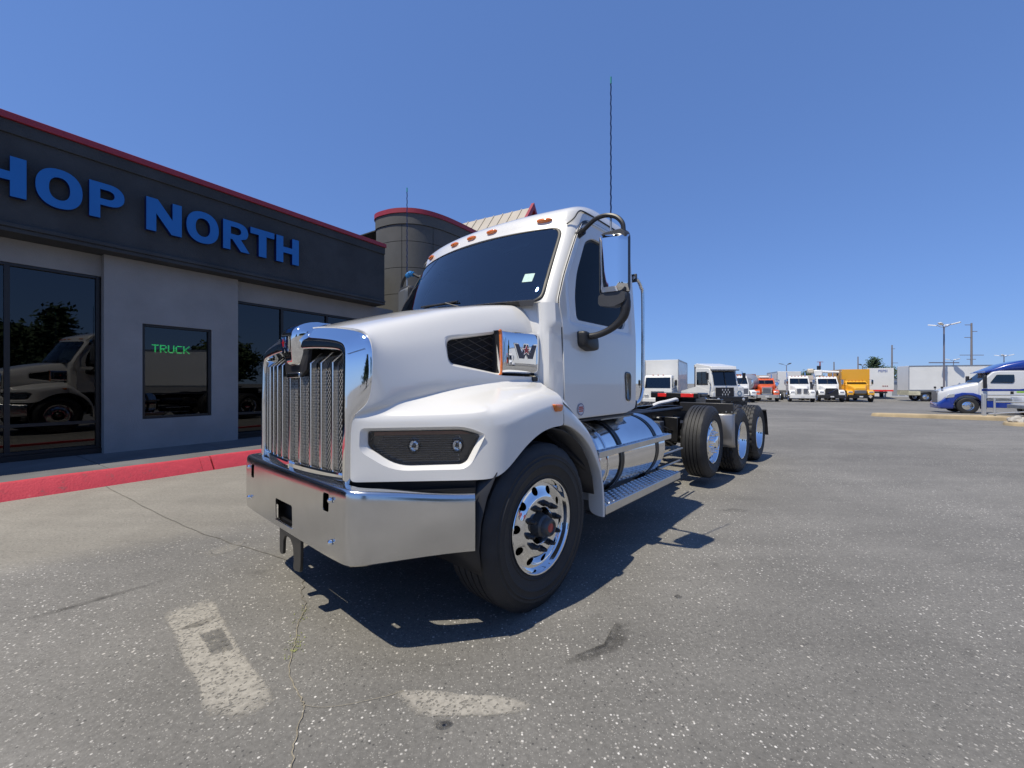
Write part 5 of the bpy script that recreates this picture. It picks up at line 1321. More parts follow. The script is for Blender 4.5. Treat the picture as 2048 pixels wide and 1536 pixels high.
# ---- fifth wheel and rear lamp bar
fw_pl = roundpoly([(-5.52,-.30),(-5.52,.30),(-5.75,.46),(-6.10,.46),(-6.52,.36),(-6.62,.20),(-6.25,.06),(-6.25,-.06),(-6.62,-.20),(-6.52,-.36),(-6.10,-.46),(-5.75,-.46)], .05, 3)
fw = tb(MB().prism(fw_pl, 1.195, 1.245), "fifth_wheel", FRAME, bevel=.01)
tb(MB().box(-6.3, -5.7, -.38, .38, 1.02, 1.19), "fifth_wheel_base", FRAME, fw, bevel=.02)
tb(MB().box(-7.30, -7.10, -.44, .44, 1.00, 1.10), "tail_beam", FRAME, bevel=.01)
lb = tb(MB().box(-5.52, -5.44, -.36, .50, 1.165, 1.262), "lamp_bar", FRAME, bevel=.015)
for y0, y1 in ((-.22, -.06), (.20, .42)):
    tb(MB().box(-5.439, -5.425, y0, y1, 1.185, 1.250), "red_lamp", REDLENS, lb, bevel=.006)
tb(MB().box(-5.52, -5.44, -.06, .06, 1.02, 1.164), "lamp_bar_post", FRAME, lb)
# exhaust / gladhands at the cab back
q = MB(); q.tube([(-1.80,.55,1.15),(-1.80,.55,1.95)], .03, 8); tb(q, "air_stack", FRAME)
for z_ in (1.92, 1.70, 1.50): tb(MB().box(-1.83, -1.70, .86, .98, z_-.07, z_+.05), "rear_connector", BLACK, bevel=.01)
# ------------------------------------------------------------------ the lot behind: helper parts for parked vehicles
def lowwheel(R_, W_, rimmat, name):
    q = MB(); q.lathe([(.27,-.01),(.30,.0),(R_-.10,.012),(R_-.03,.0),(R_,-.03),(R_-.002,-W_*.5),(R_,-W_+.03),(R_-.03,-W_),(.30,-W_)], 32); ty = q.mesh("tyre", RUBBER, True, sharp=35)
    q = MB(); q.lathe([(0,.03),(.06,.03),(.08,.0),(.13,-.02),(.16,-.02),(.20,-.05),(.26,-.06),(.275,-.01),(.285,.004),(.29,-.02)], 28); ri = q.mesh("rim", rimmat, True, sharp=35)
    return ty, ri
RIMW = mat("painted_rim", (0.55, 0.55, 0.55), 0.4)
TY1, RI1 = lowwheel(.51, .28, ALU, "a"); TY2, RI2 = lowwheel(.42, .24, RIMW, "b")
def lwheel(root, x_, y_, sg, small=False):
    w = obj("wheel", RI2 if small else RI1, root, (x_, sg*y_, .42 if small else .51), (0, random.random()*6, 0 if sg > 0 else math.pi)); obj("tyre", TY2 if small else TY1, w); return w
BGLASS = glass_mat("vehicle_glass", (0.30, 0.37, 0.37), 0.9, 1.8)
GLOSSW = mat("parked_white", (0.72, 0.72, 0.70), 0.35, coat=0.5, var=0.04, vscale=1.5)
GREYM = mat("grille_grey", (0.22, 0.22, 0.23), 0.35, 0.7)
LAMP = mat("lamp_clear", (0.7, 0.72, 0.74), 0.08, 0.6)
def P(px, d): return ((px-1024)/FPX*d, d)
def root_at(name, x, y, fwd, label, cat, group=None):
    o = empty(name, (x, y, gz(x, y)), math.atan2(fwd[1], fwd[0])); tag(o, label, cat, group); return o
def loft(secs, name, m, parent, smooth=True, sharp=40, caps=True):
    q = MB().grid(secs, closed_u=True); n = len(secs[0])
    if caps: q.f += [tuple(range(n)), tuple(range((len(secs)-1)*n, len(secs)*n))]; q.m += [0, 0]
    return q.build(name, m, parent, smooth=smooth, sharp=sharp)
def ysec(x, w, z0, z1, r=.08, ztop=None):
    return [(x, p[0], p[1]) for p in rrect(-w, w, z0, z1, r, 3)]
def windscreen_quad(parent, x0, z0, x1, z1, w0, w1, m=BGLASS, off=.012):
    q = MB().add([(x0+off, -w0, z0), (x0+off, w0, z0), (x1+off, w1, z1), (x1+off, -w1, z1)], [(0,1,2,3)]); return q.build("windscreen", m, parent, solid=.01)
def conv_truck(name, label, x, y, fwd, paint, cat="truck", group=None, hood_len=1.55, roof=2.75, grille="tall", sleeper=0.0, fend=None, visor=False, axles=2, bumper=CHROME, split=True):
    t = root_at(name, x, y, fwd, label, cat, group); fend = fend or paint
    hf = .62                                                   # hood front
    hz0, hz1 = 1.52, 1.92
    hb = hf - hood_len
    loft([ysec(hf, .46, .85, hz0-.02, .12), ysec(hf-.10, .52, .80, hz0+.04, .14), ysec(hf-hood_len*.5, .66, .80, lerp(hz0, hz1, .6), .16), ysec(hb, .86, .80, hz1, .16)], "hood", paint, t)
    # cab
    rb = hb - .42
    cabp = [(hb+.02, 1.05), (hb+.02, hz1-.02), (rb, roof-.14), (rb-.14, roof), (hb-1.62, roof), (hb-1.66, 1.05)]
    q = MB(); n = len(cabp)
    for sgn in (-1, 1):
        pass
    rows = [[(p[0], sgn*(1.02 if p[1] < 2.0 else .93), p[1]) for p in cabp] for sgn in (-1, 1)]
    q.grid(rows, closed_u=True); q.f += [tuple(range(n)), tuple(range(n, 2*n))]; q.m += [0, 0]
    cab_ = q.build("cab", paint, t, bevel=.05, bseg=3)
    w0 = .88; wsx0, wsz0 = hb - .005, hz1 + .05; wsx1, wsz1 = lerp(hb+.02, rb, .86) + .0, lerp(hz1-.02, roof-.14, .86)
    ws_ = windscreen_quad(cab_, wsx0, wsz0, wsx1, wsz1, w0, .84)
    if split: MB().add([(wsx0+.03, -.02, wsz0), (wsx0+.03, .02, wsz0), (wsx1+.03, .02, wsz1), (wsx1+.03, -.02, wsz1)], [(0,1,2,3)]).build("windscreen_post", RUBBERD, cab_, solid=.01)
    for sg in (1, -1):
        dp = [(hb-.20, 2.00), (hb-1.28, 2.00), (hb-1.28, roof-.28), (rb-.10, roof-.28)]
        d_ = MB().prism([(hb-.10,1.12),(hb-1.36,1.12),(hb-1.36,1.96),(hb-.10,1.96)], sg*1.021, sg*1.030, 'y').build("door", paint, cab_)
        q = MB(); q.add([(p[0], sg*(1.025 if p[1] < 2.05 else .955), p[1]) for p in dp], [(0,1,2,3)]); q.build("side_window", BGLASS, cab_, solid=.012)
        MB().box(hb-1.25, hb-1.15, sg*1.03, sg*1.05, 1.72, 1.78).build("door_handle", BLACK, d_)
        # fenders with arch
        prof = []
        for k in range(13):
            a = R(8 + 164*k/12); prof.append((.64*math.cos(a), .53 + .66*math.sin(a)))
        outer = [(.74, .55), (.76, .98), (.58, 1.22), (.20, 1.34), (-.25, 1.33), (-.62, 1.18), (-.74, .95), (-.76, .60)]
        poly = outer + prof[::-1]
        MB().prism([(p[0], p[1]) for p in (outer + prof[::-1])], sg*.62, sg*1.17, 'y').build("fender", fend, t, bevel=.04, bseg=2)
        MB().box(.70, .775, sg*.70, sg*1.08, 1.00, 1.16).build("headlight", LAMP, t, bevel=.03)
        q = MB(); q.tube([(hb-.05, sg*1.02, 1.75), (hb+.05, sg*1.30, 1.80), (hb+.05, sg*1.32, 2.45), (hb-.02, sg*1.00, 2.50)], .018, 6); mm = q.build("mirror_arm", BLACK, t)
        MB().box(hb+.0, hb+.08, sg*1.22, sg*1.42, 1.92, 2.42).build("mirror_head", CHROME, mm, bevel=.03)
        lwheel(t, 0, 1.18, sg)
        q = MB(); q.lathe([(0,hb-.30),(.28,hb-.32),(.31,hb-.36),(.31,hb-1.45),(.28,hb-1.49),(0,hb-1.5)], 24, 'x', (0, sg*.82, .72)); q.build("fuel_tank", POLISH, t, smooth=True)
        for k in range(axles): lwheel(t, -5.0 - 1.32*k, 1.19, sg)
        q = MB(); q.prism([(sg*.42,.74),(sg*.34,.74),(sg*.34,1.0),(sg*.42,1.0)], -6.9, .5, 'x'); q.build("frame_rail", FRAME, t)
        q = MB(); q.tube([(hb-1.75, sg*.88, 1.0), (hb-1.75, sg*.88, roof+.35), (hb-1.85, sg*.88, roof+.45)], .055, 10); q.build("exhaust_stack", CHROME, t, smooth=True)
    # grille
    if grille == "tall":
        g_ = MB().prism(roundpoly([(-.50,.80),(.50,.80),(.46,1.60),(-.46,1.60)], .06, 3), hf-.02, hf+.06, 'x').build("grille_surround", CHROME if fend is not GLOSSW else GLOSSW, t, bevel=.012)
        MB().box(hf+.061, hf+.068, -.37, .37, .90, 1.48).build("grille_mesh", GREYM, g_)
    elif grille == "split":
        g_ = MB().prism(roundpoly([(-.56,.80),(.56,.80),(.54,1.50),(-.54,1.50)], .06, 3), hf-.02, hf+.06, 'x').build("grille_surround", GLOSSW, t, bevel=.012)
        for sg in (1, -1):
            f_ = MB().box(hf+.061, hf+.075, sg*.09, sg*.50, .86, 1.46).build("grille_frame", CHROME, g_)
            MB().box(hf+.076, hf+.082, sg*.125, sg*.465, .90, 1.42).build("grille_mesh", GREYM, f_)
    elif grille == "dark":
        g_ = MB().prism(roundpoly([(-.52,.70),(.52,.70),(.60,1.30),(.50,1.50),(-.50,1.50),(-.60,1.30)], .05, 3), hf-.02, hf+.05, 'x').build("grille_surround", BLACK, t, bevel=.012)
        MB().add([(hf+.06, .50, 1.44), (hf+.06, .46, 1.48), (hf+.06, -.52, .82), (hf+.06, -.48, .78)], [(0,1,2,3)]).build("grille_slash", CHROME, g_, solid=.01)
    bpl = roundpoly([(.60,-1.18),(.78,-1.14),(.86,-.95),(.88,0),(.86,.95),(.78,1.14),(.60,1.18)], .04, 2)
    b_ = MB().prism(bpl, .42, .78).build("bumper", bumper, t, bevel=.02)
    MB().box(.875, .89, -.16, .16, .52, .66).build("licence_plate", mat("plate_white", (0.6,0.6,0.6), 0.5), b_)
    q = MB()
    for k in range(5):
        MB().box(rb-.10, rb-.02, -.62+.31*k-.05, -.62+.31*k+.05, roof-.03, roof+.03).build("clearance_light", AMBER, cab_, bevel=.01)
    if visor: MB().add([(rb+.22,-.90,roof-.26),(rb+.22,.90,roof-.26),(rb-.02,.90,roof-.08),(rb-.02,-.90,roof-.08)], [(0,1,2,3)]).build("sun_visor", CHROME, cab_, solid=.01)
    if sleeper: MB().box(hb-1.66-sleeper, hb-1.67, -1.1, 1.1, 1.0, roof+.3).build("sleeper_box", paint, t, bevel=.08, bseg=3)
    return t
def box_body(parent, name, x0, x1, w, z0, z1, m, trim=STEEL, ribs=0, door=True):
    b_ = MB().box(x0, x1, -w, w, z0, z1).build(name, m, parent, bevel=.015)
    for y_ in (-w, w):
        MB().box(x0, x1, y_-.02, y_+.02, z1-.10, z1+.012).build("top_rail", trim, b_)
        MB().box(x0, x1, y_-.02, y_+.02, z0-.02, z0+.10).build("bottom_rail", trim, b_)
        for x_ in (x0, x1): MB().box(x_-.025, x_+.025, y_-.025, y_+.025, z0+.11, z1-.11).build("corner_post", trim, b_)
        for k in range(ribs):
            x_ = lerp(x0, x1, (k+1)/(ribs+1)); MB().box(x_-.02, x_+.02, y_-.008, y_+.008, z0+.11, z1-.11).build("side_rib", m, b_)
    return b_

FROW = Vector((-.42, -.907))
# white cab-over box truck just behind the tractor's cab
DIRA = (-.477, -.879)
xa, ya = 10.55, 29.6
A = root_at("box_truck", xa, ya, DIRA, "white cab-over box truck seen behind the big tractor's cab rail", "truck")
cp_ = [(.05,.55),(.12,1.30),(-.20,2.22),(-.35,2.32),(-1.55,2.32),(-1.6,.55)]
q = MB(); q.grid([[(p[0], sg*(1.0 if p[1] < 1.4 else .93), p[1]) for p in cp_] for sg in (-1, 1)], closed_u=True); q.f += [tuple(range(6)), tuple(range(6, 12))]; q.m += [0, 0]
ca = q.build("cab", GLOSSW, A, bevel=.06, bseg=3)
windscreen_quad(ca, .10, 1.38, -.165, 2.14, .88, .84)
for sg in (1, -1):
    q = MB(); q.add([(p[0], sg*p[1], p[2]) for p in ((-.12,1.0,1.42),(-.95,1.0,1.42),(-.95,.955,2.12),(-.30,.955,2.12))], [(0,1,2,3)]); q.build("side_window", BGLASS, ca, solid=.012)
    MB().box(.06, .13, sg*.62, sg*.92, .72, .90).build("headlight", LAMP, ca, bevel=.02)
    q = MB(); q.tube([(0, sg*1.0, 1.3), (.12, sg*1.25, 1.4), (.12, sg*1.27, 2.0)], .015, 6); q.build("mirror_arm", BLACK, ca)
    MB().box(.10, .16, sg*1.17, sg*1.34, 1.55, 1.95).build("mirror_head", BLACK, ca, bevel=.02)
    lwheel(A, -.75, 1.02, sg, True); lwheel(A, -5.6, 1.02, sg, True)
    MB().prism([(sg*.42,.60),(sg*.34,.60),(sg*.34,.80),(sg*.42,.80)], -7.4, -.2, 'x').build("frame_rail", FRAME, A)
for k in range(2): MB().box(.105, .135, -.45, .45, .98+.10*k, 1.03+.10*k).build("grille_slot", BLACK, ca)
MB().box(.06, .20, -1.02, 1.02, .38, .62).build("bumper", GLOSSW, A, bevel=.02)
for k in range(3): MB().box(-.30, -.22, -.35+.35*k-.04, -.35+.35*k+.04, 2.30, 2.35).build("clearance_light", AMBER, ca)
box_body(A, "van_body", -8.3, -1.75, 1.20, .95, 3.50, GLOSSW, STEEL, 5)
# white terminal tractor
DIRB = (math.sin(R(11)), -math.cos(R(11)))
xb, yb = P(1436, 27.0)
Bt = root_at("terminal_tractor", xb, yb, DIRB, "white terminal yard tractor with black bumper and offset cab", "truck")
cb = MB(); cpb = [(.95,1.15),(.95,1.50),(.72,2.55),(.60,2.66),(-.75,2.70),(-.75,1.15)]
cb.grid([[(p[0], y_, p[1]) for p in cpb] for y_ in (-1.15, .75)], closed_u=True); cb.f += [tuple(range(6)), tuple(range(6, 12))]; cb.m += [0, 0]
cbo = cb.build("cab", GLOSSW, Bt, bevel=.04, bseg=2)
MB().prism([(.85,2.56),(.78,2.78),(-.75,3.02),(-.75,2.70)], -1.12, .72, 'y').build("roof_cap", GLOSSW, cbo, bevel=.03)
MB().box(.80, 1.02, -1.15, .75, 2.50, 2.57).build("sun_visor", GREYM, cbo, bevel=.01)
q = MB().add([(.955,-1.02,1.56),(.955,.62,1.56),(.755,.62,2.46),(.755,-1.02,2.46)], [(0,1,2,3)]); q.build("windscreen", BGLASS, cbo, solid=.012)
MB().add([(.985,-.22,1.56),(.985,-.16,1.56),(.785,-.16,2.46),(.785,-.22,2.46)], [(0,1,2,3)]).build("windscreen_post", RUBBERD, cbo, solid=.01)
for y_ in (-1.157, .757):
    q = MB().add([(.55,y_,1.58),(-.60,y_,1.58),(-.60,y_,2.44),(.42,y_,2.44)], [(0,1,2,3)]); sw__ = q.build("side_window", BGLASS, cbo, solid=.012)
    MB().box(-.08, -.04, y_-.015, y_+.015, 1.58, 2.44).build("window_bar", RUBBERD, sw__)
MB().box(.70, 1.00, -1.15, 1.12, .82, 1.15).build("nose_panel", GLOSSW, Bt, bevel=.03)
MB().prism([(.95,1.15),(.95,1.45),(.40,1.62),(-1.6,1.25),(-1.6,1.0),(.95,1.0)], .76, 1.15, 'y').build("engine_cover", GLOSSW, Bt, bevel=.03)
MB().prism([(.95,.95),(.95,1.15),(-.5,1.5),(-2.3,1.15),(-2.3,.95)], -1.17, -1.155, 'y').build("side_skirt", GLOSSW, Bt)
gg = MB().box(1.001, 1.03, -.95, .35, .85, 1.42).build("radiator_grille", BLACK, Bt)
for i in range(6):
    for j in range(3):
        if (i+j) % 2 == 0: MB().box(1.031, 1.036, -.50+.10*i, -.44+.10*i, .92+.15*j, 1.03+.15*j).build("grille_checker", RIMW, gg)
q = MB(); q.lathe([(.10,0),(.17,0),(.17,.008),(.10,.008)], 24, 'x', (1.003, .78, 1.05)); q.build("round_emblem", mat("emblem_grey_blue", (0.20,0.28,0.36), 0.5), Bt)
MB().box(.98, 1.22, -1.25, 1.25, .52, .82).build("bumper_beam", FRAME, Bt, bevel=.02)
MB().box(1.00, 1.16, -1.22, 1.22, .18, .50).build("lower_bumper", FRAME, Bt, bevel=.02)
for y_ in (-.9, .9):
    q = MB(); q.lathe([(0,.03),(.08,.025),(.10,0)], 16, 'x', (1.22, y_, .67)); q.build("headlight", LAMP, Bt, smooth=True)
q = MB(); q.tube([(-.95,-.98,.9),(-.95,-.98,2.75),(-1.0,-.98,2.9)], .08, 10); q.build("exhaust_stack", mat("rusty_stack", (0.06,0.045,0.04), 0.6), Bt, smooth=True)
q = MB(); q.lathe([(0,0),(.12,0),(.14,.12),(.12,.26),(0,.27)], 16, 'z', (-.98,-.92,2.70)); q.build("air_cleaner_cap", GLOSSW, Bt, smooth=True)
for sg in (1, -1):
    lwheel(Bt, .15, 1.10, sg); lwheel(Bt, -2.75, 1.18, sg); MB().prism([(sg*.42,.70),(sg*.34,.70),(sg*.34,.95),(sg*.42,.95)], -3.6, .9, 'x').build("frame_rail", FRAME, Bt)
MB().box(-2.7, -.9, -1.0, 1.0, .95, 1.0).build("deck", STEEL, Bt)
q = MB(); q.tube([(.9,-1.2,1.55),(.95,-1.5,1.9),(.95,-1.5,2.3)], .015, 6); mm_ = q.build("mirror_arm", BLACK, Bt); MB().box(.92, .98, -1.6, -1.42, 1.9, 2.35).build("mirror_head", BLACK, mm_)
q = MB(); q.tube([(.9,.8,1.55),(.95,1.15,1.9),(.95,1.15,2.3)], .015, 6); mm_ = q.build("mirror_arm", BLACK, Bt); MB().box(.92, .98, 1.05, 1.25, 1.9, 2.35).build("mirror_head", BLACK, mm_)
# row of parked trucks
ORANGE = mat("orange_paint", (0.62, 0.10, 0.022), 0.35, coat=0.6); YELLOW = mat("yellow_paint", (0.72, 0.36, 0.025), 0.4, coat=0.4); PURP = mat("purple_paint", (0.10, 0.04, 0.20), 0.35, coat=0.6)
x, y = P(1484, 44); conv_truck("parked_truck", "white truck with purple stripe half hidden behind the yard tractor", x, y, (-.2, -.98), GLOSSW, group="trucks parked in the far row", roof=2.9)
x, y = P(1499, 50)
mx = root_at("mixer_truck", x, y, (.55,.83), "grey drum mixer truck standing beyond the orange truck", "truck")
q = MB(); q.lathe([(.0,-4.2),(.7,-4.15),(1.15,-2.6),(1.15,-1.8),(.55,-.4),(.45,-.35)], 24, 'x', (0, 0, 2.0)); q.build("drum", mat("drum_grey", (0.30,0.31,0.34), 0.4, 0.3), mx, smooth=True, sharp=30)
MB().box(-4.6, .6, -.5, .5, .7, 1.0).build("chassis", FRAME, mx); MB().box(.2, 1.9, -1.0, 1.0, .8, 2.6).build("cab", GLOSSW, mx, bevel=.1)
for sg in (1, -1):
    for xx in (1.2, -2.6, -3.9): lwheel(mx, xx, 1.15, sg)
x, y = P(1532, 46); ot = conv_truck("parked_truck", "orange conventional truck with tall white-edged grille and roof lights", x, y, FROW, ORANGE, group="trucks parked in the far row", hood_len=1.6, roof=2.62, visor=False)
MB().box(-1.9, -1.4, -.5, .5, 2.64, 2.86).build("roof_fairing", GLOSSW, ot, bevel=.08, bseg=3)
for sg in (1, -1):
    q = MB(); q.lathe([(0,0),(.17,0),(.19,.05),(.19,.60),(.14,.70),(0,.72)], 20, 'z', (-.95, sg*1.14, 1.45)); q.build("air_cleaner", CHROME, ot, smooth=True, sharp=40)
x, y = P(1602, 45); wt = conv_truck("parked_truck", "white conventional truck with twin-panel grille and white van body behind", x, y, FROW, GLOSSW, group="trucks parked in the far row", grille="split", roof=2.85, bumper=GLOSSW, axles=2)
x, y = P(1578, 52); vb = root_at("box_trailer", x, y, FROW, "white van trailer parked behind the twin-grille white truck", "trailer", "trailers parked in the far row")
box_body(vb, "van_body", -9, 0, 1.27, 1.15, 3.55, GLOSSW, STEEL, 6)
for sg in (1, -1):
    for xx in (-7.0, -8.2): lwheel(vb, xx, 1.19, sg)
    MB().box(-2.2, -2.1, sg*.7, sg*.8, .05, 1.15).build("landing_leg", STEEL, vb)
x, y = P(1660, 45); vt = conv_truck("parked_truck", "white truck with dark slashed grille and crane boom above the cab", x, y, FROW, GLOSSW, group="trucks parked in the far row", grille="dark", roof=2.80, bumper=BLACK)
q = MB(); q.tube([(-3.0,1.5,3.3),(-3.0,-1.0,3.45)], .16, 10); bm_ = q.build("crane_boom", GLOSSW, vt, smooth=True)
MB().box(-3.4, -2.6, -.9, -.1, 2.9, 3.6).build("crane_turret", GLOSSW, bm_, bevel=.1); MB().box(-3.3, -2.7, -1.5, -.9, 3.2, 3.75).build("crane_cab", mat("cream_paint", (0.6,0.52,0.40), 0.5), bm_, bevel=.12)
q = MB(); q.tube([(-3.0,-.45,1.0),(-3.0,-.45,3.0)], .25, 10); q.build("crane_post", FRAME, bm_)
MB().box(-3.0, -2.9, 1.3, 1.45, 2.9, 3.3).build("boom_rest", FRAME, bm_)
x, y = P(1717, 45); yt = conv_truck("parked_truck", "yellow delivery truck with tall yellow box body above its cab", x, y, FROW, YELLOW, group="trucks parked in the far row", hood_len=1.1, roof=2.35, grille=None, bumper=FRAME, axles=1, split=True)
MB().box(.60, .66, -.52, .52, .92, 1.28).build("grille", GREYM, yt, bevel=.02)
box_body(yt, "van_body", -6.6, -1.0, 1.22, 1.0, 3.62, YELLOW, YELLOW, 3)
pl_ = MB().prism([(.78,.42),(.95,.62),(.78,.82),(.61,.62)], .90, .905, 'x').build("diamond_placard", mat("placard_grey", (0.5,0.45,0.4), 0.5), yt)
# trailer with faded lettering
x, y = P(1760, 53); pt = root_at("box_trailer", x, y, (-.60, -.80), "white trailer with blue PEPSI lettering high on its flat end", "trailer", "trailers parked in the far row")
bp_ = box_body(pt, "trailer_body", -12, 0, 1.30, 1.20, 4.0, GLOSSW, GLOSSW, 0)
ptx = text_mesh("PEPSI", .42, .004, "lettering", mat_=mat("faded_blue_letter", (0.22,0.25,0.42), 0.6), offset=.008)
o_ = obj("lettering", ptx, bp_, (.02, -.20, 3.50), (R(90), 0, R(90)))
MB().box(.0, .04, -1.28, 1.28, 1.0, 1.18).build("end_beam", REDLENS, pt); MB().box(.0, .10, -.7, .7, .75, .98).build("under_frame", FRAME, pt)
for y_ in (.30, .50, .70): MB().box(.016, .03, y_-.06, y_+.06, 1.62, 1.74).build("end_decal", mat("decal_dull_red", (0.30,0.06,0.05), 0.5), pt)
for sg in (1, -1):
    for xx in (-9.5, -10.7): lwheel(pt, xx, 1.19, sg)
    MB().box(-2.3, -2.2, sg*.7, sg*.8, 0.02, 1.2).build("landing_leg", STEEL, pt)
# long white trailer side-on
x0_, y0_ = P(1806, 47.5); ltv = Vector((.93, -.37)).normalized()
lt = root_at("long_trailer", x0_, y0_, (ltv.x, ltv.y), "long plain white van trailer standing side-on behind the blue sleeper truck", "trailer", "trailers parked in the far row")
box_body(lt, "trailer_body", 0, 13.5, 1.30, 1.22, 4.02, mat("trailer_white", (0.74,0.74,0.72), 0.45, var=0.05, vscale=.8), STEEL, 0)
MB().box(-.02, 1.0, -1.31, 1.31, .70, 1.20).build("rear_frame", mat("stained_white", (0.52,0.50,0.36), 0.6, var=.3, vscale=3), lt)
for sg in (1, -1):
    for xx in (1.5, 2.8): lwheel(lt, xx, 1.19, sg)
    q = MB(); q.tube([(9.6, sg*.8, 1.2), (9.6, sg*.8, .05)], .06, 8); q.build("landing_leg", FRAME, lt)
# blue and white sleeper truck
BLUEP = mat("blue_truck_paint", (0.008, 0.035, 0.26), 0.25, coat=1.0); LIME = mat("lime_stripe", (0.28, 0.55, 0.05), 0.4, coat=.5)
fc = Vector((-.85, .53)).normalized(); xc_, yc_ = P(1921, 27.2)
ct = root_at("sleeper_truck", xc_, yc_, (fc.x, fc.y), "blue and white aerodynamic sleeper truck with lime stripe", "truck")
SILV = mat("silver_white_paint", (0.62,0.63,0.64), 0.3, coat=0.8)
loft([ysec(1.22,.60,.62,1.30,.16), ysec(1.12,.72,.55,1.46,.18), ysec(.70,.84,.55,1.66,.2), ysec(.10,.92,.85,1.84,.2), ysec(-.55,.98,.95,2.02,.2)], "hood", SILV, ct)
g_ = MB().prism(roundpoly([(-.46,.66),(.46,.66),(.52,1.30),(.40,1.46),(-.40,1.46),(-.52,1.30)], .06, 3), 1.13, 1.27, 'x').build("grille", GREYM, ct, bevel=.02)
loft([ysec(1.30,.70,.30,.60,.1), ysec(1.22,1.0,.28,.70,.12), ysec(.90,1.18,.28,1.10,.12), ysec(.66,1.21,.30,1.18,.12)], "bumper", BLUEP, ct)
for sg in (1, -1):
    prof = [(.64*math.cos(R(5+170*k/14)), .53 + .66*math.sin(R(5+170*k/14))) for k in range(15)]
    MB().prism([(.80,.60),(.86,1.0),(.70,1.22),(.25,1.36),(-.25,1.34),(-.62,1.18),(-.80,.95),(-.84,.30),(-.66,.30)] + prof[::-1], sg*.70, sg*1.21, 'y').build("fender", BLUEP, ct, bevel=.05, bseg=3)
    MB().prism(roundpoly([(1.02,1.0),(.62,1.06),(.60,1.28),(.92,1.20)], .04, 3), sg*1.05, sg*1.215, 'y').build("headlight", LAMP, ct, bevel=.02)
    lwheel(ct, 0, 1.20, sg)
    for xx in (-5.6, -6.9): lwheel(ct, xx, 1.20, sg)
    q = MB(); q.tube([(-.75,sg*1.08,1.85),(-.70,sg*1.32,1.85)], .03, 6); mm_ = q.build("mirror_arm", BLACK, ct); MB().box(-.78, -.62, sg*1.22, sg*1.42, 1.65, 2.45).build("mirror_head", BLACK, mm_, bevel=.05)
    q = MB(); q.tube([(1.05,sg*.62,1.42),(1.05,sg*.66,1.62)], .02, 6); hm_ = q.build("hood_mirror_arm", BLACK, ct); MB().box(1.0, 1.1, sg*.58, sg*.76, 1.60, 1.74).build("hood_mirror", BLACK, hm_, bevel=.03)
cabp = [(-.50,1.0),(-.52,1.98),(-1.12,2.68),(-1.45,2.75),(-4.4,2.75),(-4.4,.98)]
q = MB(); q.grid([[(p[0], sg*(1.12 if p[1] < 2.2 else 1.06), p[1]) for p in cabp] for sg in (-1, 1)], closed_u=True); q.f += [tuple(range(6)), tuple(range(6, 12))]; q.m += [0, 0]
cc = q.build("cab", SILV, ct, bevel=.06, bseg=3)
loft([[(x_, p[0], p[1]) for p in rrect(-w_, w_, z0_, z1_, r_, 4)] for x_, w_, z0_, z1_, r_ in ((-.85,.90,2.62,2.72,.03),(-1.15,1.0,2.62,2.86,.08),(-1.7,1.08,2.70,3.16,.18),(-2.4,1.12,2.74,3.38,.22),(-4.42,1.12,2.74,3.50,.22))], "roof_fairing", BLUEP, ct)
windscreen_quad(cc, -.535, 2.03, -1.06, 2.62, 1.0, .95)
MB().add([(-.72,-1.0,2.62),(-.72,1.0,2.62),(-1.08,1.0,2.76),(-1.08,-1.0,2.76)], [(0,1,2,3)]).build("sun_visor", BLUEP, cc, solid=.02)
for sg in (1, -1):
    q = MB(); pts = roundpoly([(-.98,1.98),(-1.95,1.98),(-2.02,2.12),(-2.02,2.50),(-1.28,2.50)], .06, 3); q.add([(p[0], sg*(1.128 if p[1] < 2.2 else 1.092), p[1]) for p in pts], [tuple(range(len(pts)))]); q.build("side_window", BGLASS, cc, solid=.012)
    MB().prism([(-.62,1.60),(-2.2,1.60),(-3.2,1.72),(-4.35,2.05),(-4.35,1.60),(-3.2,1.52),(-.62,1.47)], sg*1.121, sg*1.127, 'y').build("navy_stripe", BLUEP, cc)
    MB().prism([(-2.1,1.465),(-3.2,1.51),(-4.35,1.59),(-4.35,1.36),(-2.1,1.38)], sg*1.121, sg*1.126, 'y').build("lime_stripe", LIME, cc)
    MB().box(-1.98, -1.84, sg*1.12, sg*1.14, 1.24, 1.46).build("door_handle", BLACK, cc, bevel=.02)
    MB().box(-4.4, -.85, sg*.95, sg*1.15, .42, .88).build("side_skirt", BLUEP, ct, bevel=.03); MB().box(-2.6, -.86, sg*1.10, sg*1.17, .86, .97).build("step", STEEL, ct)
MB().box(-7.5, -4.4, -.45, .45, .75, 1.0).build("frame", FRAME, ct)
